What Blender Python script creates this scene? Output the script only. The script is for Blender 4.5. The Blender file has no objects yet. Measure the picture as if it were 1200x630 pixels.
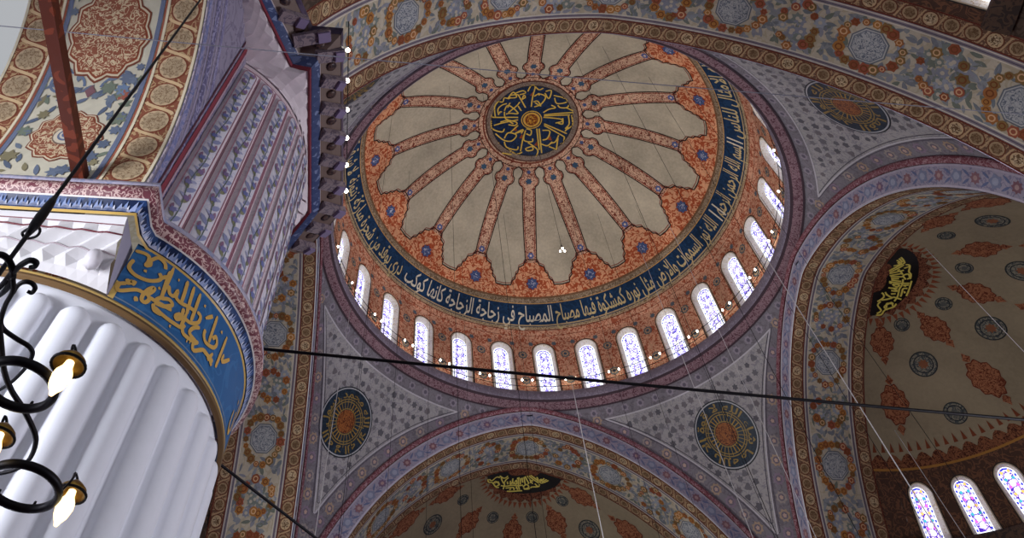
WORLD = .34
EXPO = 0.45
GLASS_STRENGTH = 1.35
LIGHTS = [
 ('gallery_window_light', (-16.9, -21.0, 2.0), (-12.2, -15, 3.4), (3, 4), 800, (.95, .96, 1.0), 110),
 ('south_window_light', (8.5, -23.5, 16), (-9, 9, 25), (8, 2.5), 2200, (.95, .94, 1.0)),
 ('east_window_light', (17, -13, 4), (-12, -8, 15), (6, 5), 1350, (.96, .94, 1.0), 130),
 ('west_fill_light', (-18, 5, 5), (22, 2, 22), (8, 5), 750, (1.0, .97, .92), 110),  # west: unseen fill added to brighten the right half dome
]
SPOTS = [('dome_fill_spot', (0, 0, 2.0), (0, 0, 30), 5600, 58, (1.0, .97, .92))]  # added upward spot that brightens the dome, stands for no lamp of the hall
import bpy, math, random
import numpy as np
from mathutils import Vector
random.seed(7); RNG = random.Random(11)
PI = math.pi
scene = bpy.context.scene
COL = scene.collection
EYE = 1.6                      # eye height: the geometry below is written relative to the eye level
# ----------------------------------------------------------------- measured room (metres)
A, D = 11.75, 3.68             # half side of the domed square, depth of the four great arches
S0, E0, ZS, WO = 10.938, 1.592, 13.661, 1.117
RHO = S0 + E0
TMAX = math.acos(E0 / RHO)
ZC, RD = 26.373, 12.919        # centre height and radius of the main dome
RDR = 11.6                     # radius of the drum with the windows
HC = 27.86                     # top of the dome cornice

def lin(h):
    h = h.lstrip('#'); v = [int(h[i:i + 2], 16) / 255 for i in (0, 2, 4)]
    return tuple(c / 12.92 if c <= .04045 else ((c + .055) / 1.055) ** 2.4 for c in v)

def K(c1, c2=None, sc=0.0, th=.06):
    """paint: ground colour, ornament colour, ornament scale, line width of the ornament"""
    a = lin(c1); b = lin(c2) if c2 else a
    return (a[0], a[1], a[2], sc, b[0], b[1], b[2], th)

class Geo:
    def __init__(s):
        s.V = []; s.n = 0; s.F = []; s.C = []; s.S = []
    def add(s, P, faces, col, smooth=True):
        P = np.asarray(P, float).reshape(-1, 3)
        s.V.append(P); b = s.n; s.n += len(P)
        many = isinstance(col, list)
        for i, f in enumerate(faces):
            s.F.append(tuple(b + k for k in f)); s.C.append(col[i] if many else col); s.S.append(smooth)
    def box(s, c, h, col, ax=None, smooth=False):
        c = np.array(c, float); R = np.eye(3) if ax is None else np.array(ax, float)
        P = [c + R.T @ (np.array((x, y, z)) * np.array(h)) for x in (-1, 1) for y in (-1, 1) for z in (-1, 1)]
        s.add(P, [(0, 1, 3, 2), (4, 6, 7, 5), (0, 4, 5, 1), (2, 3, 7, 6), (0, 2, 6, 4), (1, 5, 7, 3)], col, smooth)
    def tube(s, pts, r, col, n=8, closed=False):
        P = np.array(pts, float); m = len(P)
        rr = np.full(m, r) if np.isscalar(r) else np.array(r, float)
        T = np.gradient(P, axis=0) if not closed else np.roll(P, -1, 0) - np.roll(P, 1, 0)
        T /= np.maximum(np.linalg.norm(T, axis=1), 1e-9)[:, None]
        up = np.array((0, 0, 1.0)) if abs(T[0][2]) < .9 else np.array((1.0, 0, 0))
        ring = []
        x = np.cross(up, T[0]); x /= np.linalg.norm(x)
        for i in range(m):
            x = x - T[i] * (x @ T[i]); x /= max(np.linalg.norm(x), 1e-9); y = np.cross(T[i], x)
            a = np.arange(n) * 2 * PI / n
            ring.append(P[i] + rr[i] * (np.cos(a)[:, None] * x + np.sin(a)[:, None] * y))
        V = np.concatenate(ring); F = []
        for i in range(m if closed else m - 1):
            j = (i + 1) % m
            for k in range(n):
                F.append((i * n + k, i * n + (k + 1) % n, j * n + (k + 1) % n, j * n + k))
        if not closed:
            F.append(tuple(range(n))[::-1]); F.append(tuple((m - 1) * n + k for k in range(n)))
        s.add(V, F, col)
    def lathe(s, prof, c, col, n=32, axis=None, a0=0, a1=2 * PI):
        c = np.array(c, float); full = abs(a1 - a0) >= 2 * PI - 1e-6
        an = a0 + np.arange(n if full else n + 1) * (a1 - a0) / n
        Z = np.array((0, 0, 1.0)) if axis is None else np.array(axis, float) / np.linalg.norm(axis)
        X = np.cross(Z, (0, 1.0, 0)) if abs(Z[1]) < .9 else np.cross(Z, (1.0, 0, 0)); X /= np.linalg.norm(X); Y = np.cross(Z, X)
        if axis is None: X, Y = np.array((1.0, 0, 0)), np.array((0, 1.0, 0))
        m = len(an); V = np.concatenate([c + r * (np.cos(an)[:, None] * X + np.sin(an)[:, None] * Y) + z * Z for r, z in prof])
        F = []; C = []
        for i in range(len(prof) - 1):
            for k in range(m if full else m - 1):
                k2 = (k + 1) % m
                F.append((i * m + k, i * m + k2, (i + 1) * m + k2, (i + 1) * m + k)); C.append(col[i] if isinstance(col, list) else col)
        s.add(V, F, C)

LAY = .005
class Surf(Geo):
    """a mesh painted through a mapping f(u, v) -> points, inward normals"""
    def __init__(s, f):
        super().__init__(); s.f = f
    def pos(s, u, v, off=0.0):
        P, N = s.f(np.asarray(u, float), np.asarray(v, float)); return P + N * off
    def metric(s, u, v):
        h = 1e-3; p = s.f(np.array([u, u + h, u]), np.array([v, v, v + h]))[0]
        return max(np.linalg.norm(p[1] - p[0]) / h, .05), max(np.linalg.norm(p[2] - p[0]) / h, .05)
    def loc(s, u0, v0, q):
        """metres (a, b) in the tangent plane at (u0, v0) -> surface parameters"""
        q = np.asarray(q, float); h = 1e-3; one = np.array([u0, u0 + h, u0]), np.array([v0, v0, v0 + h])
        p = s.f(*one)[0]; fu, fv = (p[1] - p[0]) / h, (p[2] - p[0]) / h; lu = np.linalg.norm(fu); eu = fu / lu
        ev = fv - eu * (fv @ eu); lv = np.linalg.norm(ev); ev = ev / lv
        u = u0 + (q[:, 0] - q[:, 1] * (fv @ eu) / lv) / lu; v = v0 + q[:, 1] / lv
        for _ in range(4):
            P = s.f(u, v)[0] - p[0]; A_ = (s.f(u + h, v)[0] - p[0] - P) / h; B_ = (s.f(u, v + h)[0] - p[0] - P) / h
            ra, rb = q[:, 0] - P @ eu, q[:, 1] - P @ ev; a, b_, c, d = A_ @ eu, B_ @ eu, A_ @ ev, B_ @ ev
            det = a * d - b_ * c; ok = np.abs(det) > 1e-6; det = np.where(ok, det, 1.0)
            u = u + np.where(ok, np.clip((ra * d - rb * b_) / det, -.6, .6), 0); v = v + np.where(ok, np.clip((rb * a - ra * c) / det, -1, 1), 0)
        return u, v
    def grid(s, us, vs, col, lay=0, off=0.0):
        U, V = np.meshgrid(us, vs, indexing='ij'); P = s.pos(U.ravel(), V.ravel(), lay * LAY + off)
        n = len(vs); F = []; C = []
        for i in range(len(us) - 1):
            for j in range(n - 1):
                F.append((i * n + j, (i + 1) * n + j, (i + 1) * n + j + 1, i * n + j + 1))
                C.append(col(i, j) if callable(col) else col)
        s.add(P, F, C)
    def strip(s, ua, va, ub, vb, m, col, lay=0, off=0.0):
        """surface between two polylines of equal length"""
        t = np.linspace(0, 1, m + 1)[None, :]
        ua, va, ub, vb = [np.asarray(x, float)[:, None] for x in (ua, va, ub, vb)]
        U = ua + (ub - ua) * t; V = va + (vb - va) * t; n = m + 1
        P = s.pos(U.ravel(), V.ravel(), lay * LAY + off)
        s.add(P, [(i * n + j, (i + 1) * n + j, (i + 1) * n + j + 1, i * n + j + 1) for i in range(len(ua) - 1) for j in range(m)], col)
    def shape(s, u, v, pts, col, lay=1, rot=0.0, rings=1, off=0.0, scale=None):
        """a star-shaped patch given in metres around (u, v)"""
        q = np.asarray(pts, float)
        c, sn = math.cos(rot), math.sin(rot); q = np.stack([q[:, 0] * c - q[:, 1] * sn, q[:, 0] * sn + q[:, 1] * c], 1)
        n = len(q); L = [(0.0, 0.0)]
        Q = np.concatenate([[[0, 0]]] + [q * (k + 1) / rings for k in range(rings)])
        uu, vv = (u + Q[:, 0], v + Q[:, 1]) if scale else s.loc(u, v, Q)
        P = s.pos(uu, vv, lay * LAY + off)
        F = [(0, 1 + k, 1 + (k + 1) % n) for k in range(n)]
        for r in range(rings - 1):
            b = 1 + r * n
            F += [(b + k, b + n + k, b + n + (k + 1) % n, b + (k + 1) % n) for k in range(n)]
        s.add(P, F, col)
    def line(s, us, vs, w, col, lay=1, closed=False, step=.25, off=0.0):
        us = np.asarray(us, float); vs = np.asarray(vs, float)
        if closed: us = np.append(us, us[0]); vs = np.append(vs, vs[0])
        P = s.pos(us, vs); d = np.linalg.norm(np.diff(P, axis=0), axis=1)
        U = [us[0]]; V = [vs[0]]
        for i, L in enumerate(d):
            k = max(1, int(math.ceil(L / step)))
            for j in range(1, k + 1):
                U.append(us[i] + (us[i + 1] - us[i]) * j / k); V.append(vs[i] + (vs[i + 1] - vs[i]) * j / k)
        P, N = s.f(np.array(U), np.array(V)); T = np.gradient(P, axis=0)
        T /= np.maximum(np.linalg.norm(T, axis=1), 1e-9)[:, None]; B = np.cross(N, T); P = P + N * (lay * LAY + off)
        W = np.full(len(P), w / 2) if np.isscalar(w) else np.interp(np.linspace(0, 1, len(P)), np.linspace(0, 1, len(w)), w) / 2
        m = len(P); Q = np.empty((2 * m, 3)); Q[0::2] = P - B * W[:, None]; Q[1::2] = P + B * W[:, None]
        s.add(Q, [(2 * i, 2 * i + 1, 2 * i + 3, 2 * i + 2) for i in range(m - 1)], col)
    def rline(s, u, v, pts, w, col, lay=1, rot=0.0, closed=False, scale=None, step=.25, off=0.0):
        q = np.asarray(pts, float)
        c, sn = math.cos(rot), math.sin(rot); x = q[:, 0] * c - q[:, 1] * sn; y = q[:, 0] * sn + q[:, 1] * c
        uu, vv = (u + x, v + y) if scale else s.loc(u, v, np.stack([x, y], 1))
        s.line(uu, vv, w, col, lay, closed, step, off)

def poly(n, r, k=0, amp=0.0, rx=1, ry=1, ph=0):
    a = np.arange(n) * 2 * PI / n + ph; rr = r * (1 + amp * np.cos(k * a)); return np.stack([rr * np.cos(a) * rx, rr * np.sin(a) * ry], 1)
def circ(r, n=20): return poly(n, r)
def leafpts(L, w): return [(-L / 2, 0), (-L / 4, w * .42), (0, w / 2), (L / 4, w * .35), (L / 2, 0), (L / 4, -w * .35), (0, -w / 2), (-L / 4, -w * .42)]

def fdiff(fun, sign=1.0, fallback=(0, 0, -1)):
    """inward normal by finite differences"""
    def f(u, v):
        h = 1e-4; P = fun(u, v); a = fun(u + h, v) - fun(u - h, v); b = fun(u, v + h) - fun(u, v - h)
        N = np.cross(a, b) * sign; L = np.linalg.norm(N, axis=-1, keepdims=True)
        N = np.where(L > 1e-10, N / np.maximum(L, 1e-12), np.array(fallback, float)); return P, N
    return f

def smooth(P, n=5):
    P = np.array(P, float); out = []
    for i in range(len(P) - 1):
        p0, p1, p2, p3 = P[max(i - 1, 0)], P[i], P[i + 1], P[min(i + 2, len(P) - 1)]
        for t in np.arange(n) / n: out.append(.5 * (2 * p1 + (p2 - p0) * t + (2 * p0 - 5 * p1 + 4 * p2 - p3) * t * t + (3 * p1 - p0 - 3 * p2 + p3) * t ** 3))
    return np.array(out + [P[-1]])

# ----------------------------------------------------------------- materials
def nodes(name):
    m = bpy.data.materials.new(name); m.use_nodes = True; nt = m.node_tree; nt.nodes.clear()
    return m, nt, nt.nodes.new, nt.links.new
def mth(nt, op, a, b=None, c=None):
    n = nt.nodes.new('ShaderNodeMath'); n.operation = op
    for i, x in enumerate((a, b, c)):
        if x is None: continue
        if hasattr(x, 'links'): nt.links.new(x, n.inputs[i])
        else: n.inputs[i].default_value = x
    return n.outputs[0]
def mix(nt, f, a, b, mode='MIX'):
    n = nt.nodes.new('ShaderNodeMix'); n.data_type = 'RGBA'; n.blend_type = mode
    for i, x in ((0, f), (6, a), (7, b)):
        if hasattr(x, 'links'): nt.links.new(x, n.inputs[i])
        elif i == 0: n.inputs[0].default_value = x
        else: n.inputs[i].default_value = (*x, 1)
    return n.outputs[2]

def ornament(nt, new, link, kind):
    """ground and ornament colours come with the faces, the ornament is a vine-like contour of noise"""
    c1 = new('ShaderNodeAttribute'); c1.attribute_name = 'Paint'
    c2 = new('ShaderNodeAttribute'); c2.attribute_name = 'Ornament'
    tc = new('ShaderNodeTexCoord')
    sv = new('ShaderNodeVectorMath'); sv.operation = 'SCALE'; link(tc.outputs['Object'], sv.inputs[0]); link(c1.outputs['Alpha'], sv.inputs['Scale'])
    if kind == 'vine':
        no = new('ShaderNodeTexNoise'); no.inputs['Scale'].default_value = 1; no.inputs['Detail'].default_value = 1.5; no.inputs['Distortion'].default_value = 1.1
        link(sv.outputs[0], no.inputs['Vector'])
        d = mth(nt, 'ABSOLUTE', mth(nt, 'SUBTRACT', no.outputs['Fac'], .5))
    else:
        vo = new('ShaderNodeTexVoronoi'); vo.feature = 'DISTANCE_TO_EDGE'; vo.inputs['Scale'].default_value = 1
        link(sv.outputs[0], vo.inputs['Vector']); d = vo.outputs['Distance']
    fac = mth(nt, 'LESS_THAN', d, c2.outputs['Alpha'])
    fac = mth(nt, 'MULTIPLY', fac, mth(nt, 'GREATER_THAN', c1.outputs['Alpha'], .01))
    return mix(nt, fac, c1.outputs['Color'], c2.outputs['Color']), tc

def painted(name, rough=.8, dirt=.22, kind='vine', bump=.0):
    m, nt, new, link = nodes(name)
    col, tc = ornament(nt, new, link, kind)
    n1 = new('ShaderNodeTexNoise'); n1.inputs['Scale'].default_value = .35; n1.inputs['Detail'].default_value = 6; n1.inputs['Roughness'].default_value = .62
    link(tc.outputs['Object'], n1.inputs['Vector'])
    n2 = new('ShaderNodeTexNoise'); n2.inputs['Scale'].default_value = 7; n2.inputs['Detail'].default_value = 4
    link(tc.outputs['Object'], n2.inputs['Vector'])
    v = mth(nt, 'ADD', mth(nt, 'MULTIPLY', mth(nt, 'SUBTRACT', n1.outputs['Fac'], .5), dirt * 4), mth(nt, 'MULTIPLY', mth(nt, 'SUBTRACT', n2.outputs['Fac'], .5), dirt * 1.6))
    v = mth(nt, 'ADD', v, 1.0)
    hs = new('ShaderNodeHueSaturation'); link(col, hs.inputs['Color']); link(v, hs.inputs['Value'])
    b = new('ShaderNodeBsdfPrincipled'); b.inputs['Roughness'].default_value = rough; b.inputs['Specular IOR Level'].default_value = .25
    link(hs.outputs[0], b.inputs['Base Color'])
    if bump:
        bp = new('ShaderNodeBump'); bp.inputs['Strength'].default_value = bump; bp.inputs['Distance'].default_value = .02
        link(n2.outputs['Fac'], bp.inputs['Height']); link(bp.outputs[0], b.inputs['Normal'])
    o = new('ShaderNodeOutputMaterial'); link(b.outputs[0], o.inputs[0]); return m

def metal(name, c, rough=.45, met=.9):
    m, nt, new, link = nodes(name)
    tc = new('ShaderNodeTexCoord'); n = new('ShaderNodeTexNoise'); n.inputs['Scale'].default_value = 30; link(tc.outputs['Object'], n.inputs['Vector'])
    a = lin(c); col = mix(nt, n.outputs['Fac'], a, tuple(x * .6 for x in a))
    b = new('ShaderNodeBsdfPrincipled'); b.inputs['Roughness'].default_value = rough; b.inputs['Metallic'].default_value = met
    link(col, b.inputs['Base Color']); o = new('ShaderNodeOutputMaterial'); link(b.outputs[0], o.inputs[0]); return m

def stained(name, strength):
    """daylight coming through a stained glass window"""
    m, nt, new, link = nodes(name)
    col, tc = ornament(nt, new, link, 'cell')
    e = new('ShaderNodeEmission'); link(col, e.inputs['Color']); e.inputs['Strength'].default_value = strength
    o = new('ShaderNodeOutputMaterial'); link(e.outputs[0], o.inputs[0]); return m

def glow(name, c, strength):
    m, nt, new, link = nodes(name)
    lw = new('ShaderNodeLayerWeight'); lw.inputs['Blend'].default_value = .35
    a = lin(c); col = mix(nt, lw.outputs['Facing'], tuple(min(1, x * 1.15 + .1) for x in a), a)
    e = new('ShaderNodeEmission'); link(col, e.inputs['Color']); e.inputs['Strength'].default_value = strength
    o = new('ShaderNodeOutputMaterial'); link(e.outputs[0], o.inputs[0]); return m

PLASTER = painted('painted_plaster', .8, .20)
DOMEP = painted('painted_dome_plaster', .85, .30)
MARBLE = painted('white_marble', .38, .05, bump=.05)
GLOSS = painted('glossy_paint', .4, .08)
GOLDP = painted('gilded_lettering', .35, .10)
IRON = metal('black_iron', '#15131a', .5, .8)
BRASS = metal('old_brass', '#a8843f', .35, .9)
STEEL = metal('grey_wire', '#e4e4e8', .5, .1)
GLASS_D = stained('dome_window_glass', GLASS_STRENGTH)
GLASS_H = stained('half_dome_window_glass', 1.4)
GREY = metal('dull_grey_wire', '#8c8d9c', .6, .1)
BULB = glow('warm_bulb', '#ffcf8e', 2.4)
SPARK = glow('white_string_bulb', '#fff0d8', 14.0)

def make(geo, name, mat, parent=None, origin=(0, 0, 0)):
    V = np.concatenate(geo.V) + np.array((0, 0, EYE)) - np.array(origin, float)
    me = bpy.data.meshes.new(name); me.from_pydata(V.tolist(), [], geo.F)
    lt = np.array([len(f) for f in geo.F]); C = np.repeat(np.array(geo.C, float), lt, axis=0)
    for nm, sl in (('Paint', slice(0, 4)), ('Ornament', slice(4, 8))):
        at = me.attributes.new(nm, 'FLOAT_COLOR', 'CORNER'); at.data.foreach_set('color', np.ascontiguousarray(C[:, sl]).ravel().astype(np.float32))
    me.polygons.foreach_set('use_smooth', np.array(geo.S, bool)); me.update()
    me.materials.append(mat); o = bpy.data.objects.new(name, me); COL.objects.link(o)
    if parent is not None: o.parent = parent
    else: o.location = origin
    return o
def tag(o, label, cat, group=None, kind=None):
    o['label'] = label; o['category'] = cat
    if group: o['group'] = group
    if kind: o['kind'] = kind
    return o
def empty(name, loc):
    o = bpy.data.objects.new(name, None); o.location = loc; o.empty_display_size = .2; COL.objects.link(o); return o

# ----------------------------------------------------------------- arabic lettering (joined letter forms, right to left)
AR = {'ء':(0xFE80,1),'آ':(0xFE81,2),'أ':(0xFE83,2),'ؤ':(0xFE85,2),'إ':(0xFE87,2),'ئ':(0xFE89,4),'ا':(0xFE8D,2),'ب':(0xFE8F,4),'ة':(0xFE93,2),'ت':(0xFE95,4),'ث':(0xFE99,4),'ج':(0xFE9D,4),'ح':(0xFEA1,4),'خ':(0xFEA5,4),'د':(0xFEA9,2),'ذ':(0xFEAB,2),'ر':(0xFEAD,2),'ز':(0xFEAF,2),'س':(0xFEB1,4),'ش':(0xFEB5,4),'ص':(0xFEB9,4),'ض':(0xFEBD,4),'ط':(0xFEC1,4),'ظ':(0xFEC5,4),'ع':(0xFEC9,4),'غ':(0xFECD,4),'ف':(0xFED1,4),'ق':(0xFED5,4),'ك':(0xFED9,4),'ل':(0xFEDD,4),'م':(0xFEE1,4),'ن':(0xFEE5,4),'ه':(0xFEE9,4),'و':(0xFEED,2),'ى':(0xFEEF,2),'ي':(0xFEF1,4)}
def shaped(s):
    out = []; n = len(s); i = 0; prev = False
    while i < n:
        c = s[i]
        if c == 'ل' and i + 1 < n and s[i + 1] in 'اأإآ':
            out.append(chr({'آ':0xFEF5,'أ':0xFEF7,'إ':0xFEF9,'ا':0xFEFB}[s[i + 1]] + (1 if prev else 0))); prev = False; i += 2; continue
        if c not in AR: out.append(c); prev = False; i += 1; continue
        b, k = AR[c]; nx = i + 1 < n and s[i + 1] in AR and s[i + 1] != 'ء' and k == 4
        f = 0 if k == 1 else 3 if prev and nx else 1 if prev else 2 if nx else 0
        out.append(chr(b + f)); prev = nx; i += 1
    return ''.join(reversed(out))
def letters(s, bold=.0):
    """flat letter outlines as (vertices, faces), x from 0 to 1, y in units of the letter height"""
    cu = bpy.data.curves.new('letters', 'FONT'); cu.body = shaped(s); cu.resolution_u = 2; cu.offset = bold
    o = bpy.data.objects.new('letters', cu); COL.objects.link(o)
    dg = bpy.context.evaluated_depsgraph_get(); me = bpy.data.meshes.new_from_object(o.evaluated_get(dg))
    V = np.array([v.co[:2] for v in me.vertices]); F = [tuple(p.vertices) for p in me.polygons]
    bpy.data.objects.remove(o); bpy.data.curves.remove(cu); bpy.data.meshes.remove(me)
    w = V[:, 0].max() - V[:, 0].min(); V[:, 0] = (V[:, 0] - V[:, 0].min()) / w
    return V, F, w

# traced brush strokes of the script (plan metres / degrees, metres)
TRACE_MED = [[[-2.31,-0.22],[-2.45,-0.97],[-2.28,-1.41],[-1.96,-1.4],[-1.89,-1.72],[-1.56,-1.65],[-1.54,-1.91],[-1.02,-1.98]],[[-2.11,-0.4],[-2.21,-0.84],[-1.98,-1.15],[-1.67,-1.27]],[[-1.67,-1.65],[-1.37,-2.17],[-1.1,-1.78],[-1.52,-1.71]],[[-1.2,-2.1],[-0.75,-2.31],[-0.57,-2.12],[-0.92,-1.98]],[[-1.02,-1.98],[-0.41,-0.98]],[[-0.71,-1.6],[-0.52,-1.8],[-0.65,-1.93],[-0.71,-1.6]],[[-0.43,-2.26],[-0.29,-2.73],[-0.02,-2.68],[-0.06,-1.9],[-0.05,-1.07]],[[-0.02,-2.68],[0.27,-2.44],[0.51,-2.6]],[[0.04,-1.9],[0.32,-2.12],[0.77,-1.91],[0.54,-1.31],[0.15,-1.08]],[[0.7,-2.36],[1.05,-2.46],[0.99,-1.81],[0.67,-2.22]],[[1.26,-2.1],[1.9,-2.0],[2.15,-1.72],[1.56,-1.5],[1.34,-1.92]],[[0.16,-1.4],[0.56,-1.18],[0.3,-1.54],[0.05,-1.46]],[[-1.77,-0.71],[-1.55,-1.14],[-0.83,-0.53],[-1.37,-0.52],[-1.63,-0.46]],[[-1.48,-0.58],[-1.01,-1.09],[-0.84,-1.41]],[[-0.91,-1.09],[-0.65,-0.72]],[[0.79,-0.7],[1.11,-0.99],[1.51,-1.17],[1.22,-1.32]],[[0.86,-0.53],[2.68,-0.99]],[[0.87,-0.44],[2.5,-0.77]],[[0.84,-0.34],[1.94,-0.36],[2.07,-0.2],[1.67,-0.01]],[[2.61,-0.79],[2.77,-0.07],[2.46,0.35]],[[2.41,-0.69],[2.55,-0.09],[2.35,0.31]],[[2.08,-0.45],[2.14,-0.02],[1.83,-0.03]],[[0.95,0.14],[2.5,0.65]],[[0.97,0.26],[2.38,0.91]],[[2.38,0.91],[2.37,1.27],[2.19,1.48]],[[2.37,0.49],[2.54,0.15]],[[1.63,-1.38],[1.81,-1.22],[2.22,-1.29],[2.33,-1.56]],[[-2.55,-0.42],[-2.42,-0.23],[-0.8,-0.22]],[[-2.56,0.01],[-2.44,0.62],[-1.76,0.88],[-1.62,0.64]],[[-2.35,0.38],[-1.83,0.22],[-0.78,-0.04]],[[-1.76,-0.64],[-1.59,-0.09],[-0.86,0.15],[-0.94,0.39],[-1.38,0.34]],[[-2.19,0.99],[-1.59,1.47],[-1.04,1.53],[-0.76,1.1],[-1.32,0.94],[-1.55,1.35]],[[-1.53,1.59],[-1.32,2.0],[-0.65,2.16],[-0.56,1.92]],[[-1.94,0.15],[-1.52,0.03],[-1.06,0.27]],[[-0.73,0.38],[-1.21,0.94]],[[-0.41,0.79],[-0.88,0.99],[-0.37,0.67],[-0.45,0.97]],[[-1.2,2.17],[-0.62,2.45],[-0.25,2.31]],[[-0.37,2.26],[-0.3,1.32],[-0.23,0.96]],[[-0.2,0.72],[-0.23,1.44],[0.32,1.52],[0.34,1.28]],[[-0.16,0.6],[0.17,0.7],[0.16,1.06],[-0.12,0.96]],[[-0.01,2.01],[0.36,1.87],[0.43,2.1],[0.06,2.18],[-0.06,2.01]],[[0.06,1.6],[0.76,2.07],[0.7,2.54]],[[0.53,0.55],[0.86,2.06]],[[0.68,0.53],[1.05,2.27]],[[0.91,0.63],[1.39,0.63],[1.3,1.18],[1.0,1.34]],[[0.86,1.59],[1.36,1.71],[1.64,1.38]],[[1.5,1.52],[1.85,1.35],[2.0,0.85]],[[1.98,1.92],[1.98,1.09]],[[1.47,1.75],[1.92,1.87]],[[-1.47,-1.33],[-1.58,-0.95]],[[2.17,-1.28],[2.66,-1.11]],[[-1.91,1.65],[-1.84,1.68]],[[-1.62,2.41],[-0.95,2.51]],[[0.34,-1.99],[0.26,-2.18]],[[-2.07,-0.52],[-2.03,-0.65],[-1.92,-0.61]]]
TRACE_CART = [[[2.97,2.23],[2.85,2.23],[2.74,2.02],[2.52,2.0],[2.42,1.9]],[[2.95,2.15],[2.84,2.0],[2.92,1.68],[2.82,1.5]],[[2.68,2.05],[2.74,1.83],[2.52,1.73],[2.53,1.95]],[[2.69,1.93],[2.65,1.7],[2.48,1.83]],[[2.93,1.48],[2.68,1.3],[2.66,1.12],[2.71,1.03]],[[2.79,1.43],[2.48,1.5],[2.36,1.53],[2.24,1.83]],[[2.41,1.53],[2.53,1.23],[2.54,1.05]],[[2.43,1.73],[2.26,1.58],[2.03,1.33],[1.82,1.28],[1.51,1.18]],[[2.2,1.68],[1.94,1.45],[1.85,1.6]],[[2.08,1.83],[1.83,1.68],[1.65,1.6],[1.53,1.58]],[[2.38,1.28],[2.24,1.4]],[[2.28,1.12],[2.13,1.33],[2.14,1.12]],[[2.29,0.9],[2.02,1.23]],[[2.01,1.05],[1.97,0.9],[1.85,1.15],[1.95,1.18],[2.02,1.07]],[[1.91,0.65],[1.64,1.53]],[[1.73,0.7],[1.65,1.15]],[[1.61,0.65],[1.52,1.0]],[[1.43,0.6],[1.38,1.15]],[[1.3,0.55],[1.17,1.1]],[[1.04,0.55],[1.0,1.2]],[[0.88,0.58],[0.71,1.33]],[[0.69,0.6],[0.63,1.43]],[[0.66,0.75],[0.61,1.33]],[[1.51,1.3],[1.32,1.15],[1.23,1.35],[1.4,1.45],[1.48,1.35]],[[1.46,1.48],[1.25,1.48],[1.1,1.4],[0.82,1.53],[0.73,1.4]],[[0.89,1.25],[0.86,1.53]],[[0.63,1.43],[0.3,1.62]],[[0.48,0.95],[0.58,1.18],[0.42,1.25]],[[0.58,1.3],[0.3,1.35]],[[0.55,1.38],[0.3,1.5]],[[1.79,1.48],[1.8,1.35],[1.71,1.55]],[[2.03,1.68],[1.99,1.58]],[[0.94,0.93],[0.89,1.05]],[[1.25,1.12],[1.04,1.05]],[[1.96,0.83],[1.99,0.7]],[[2.57,1.25],[2.5,1.18]]]
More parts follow.
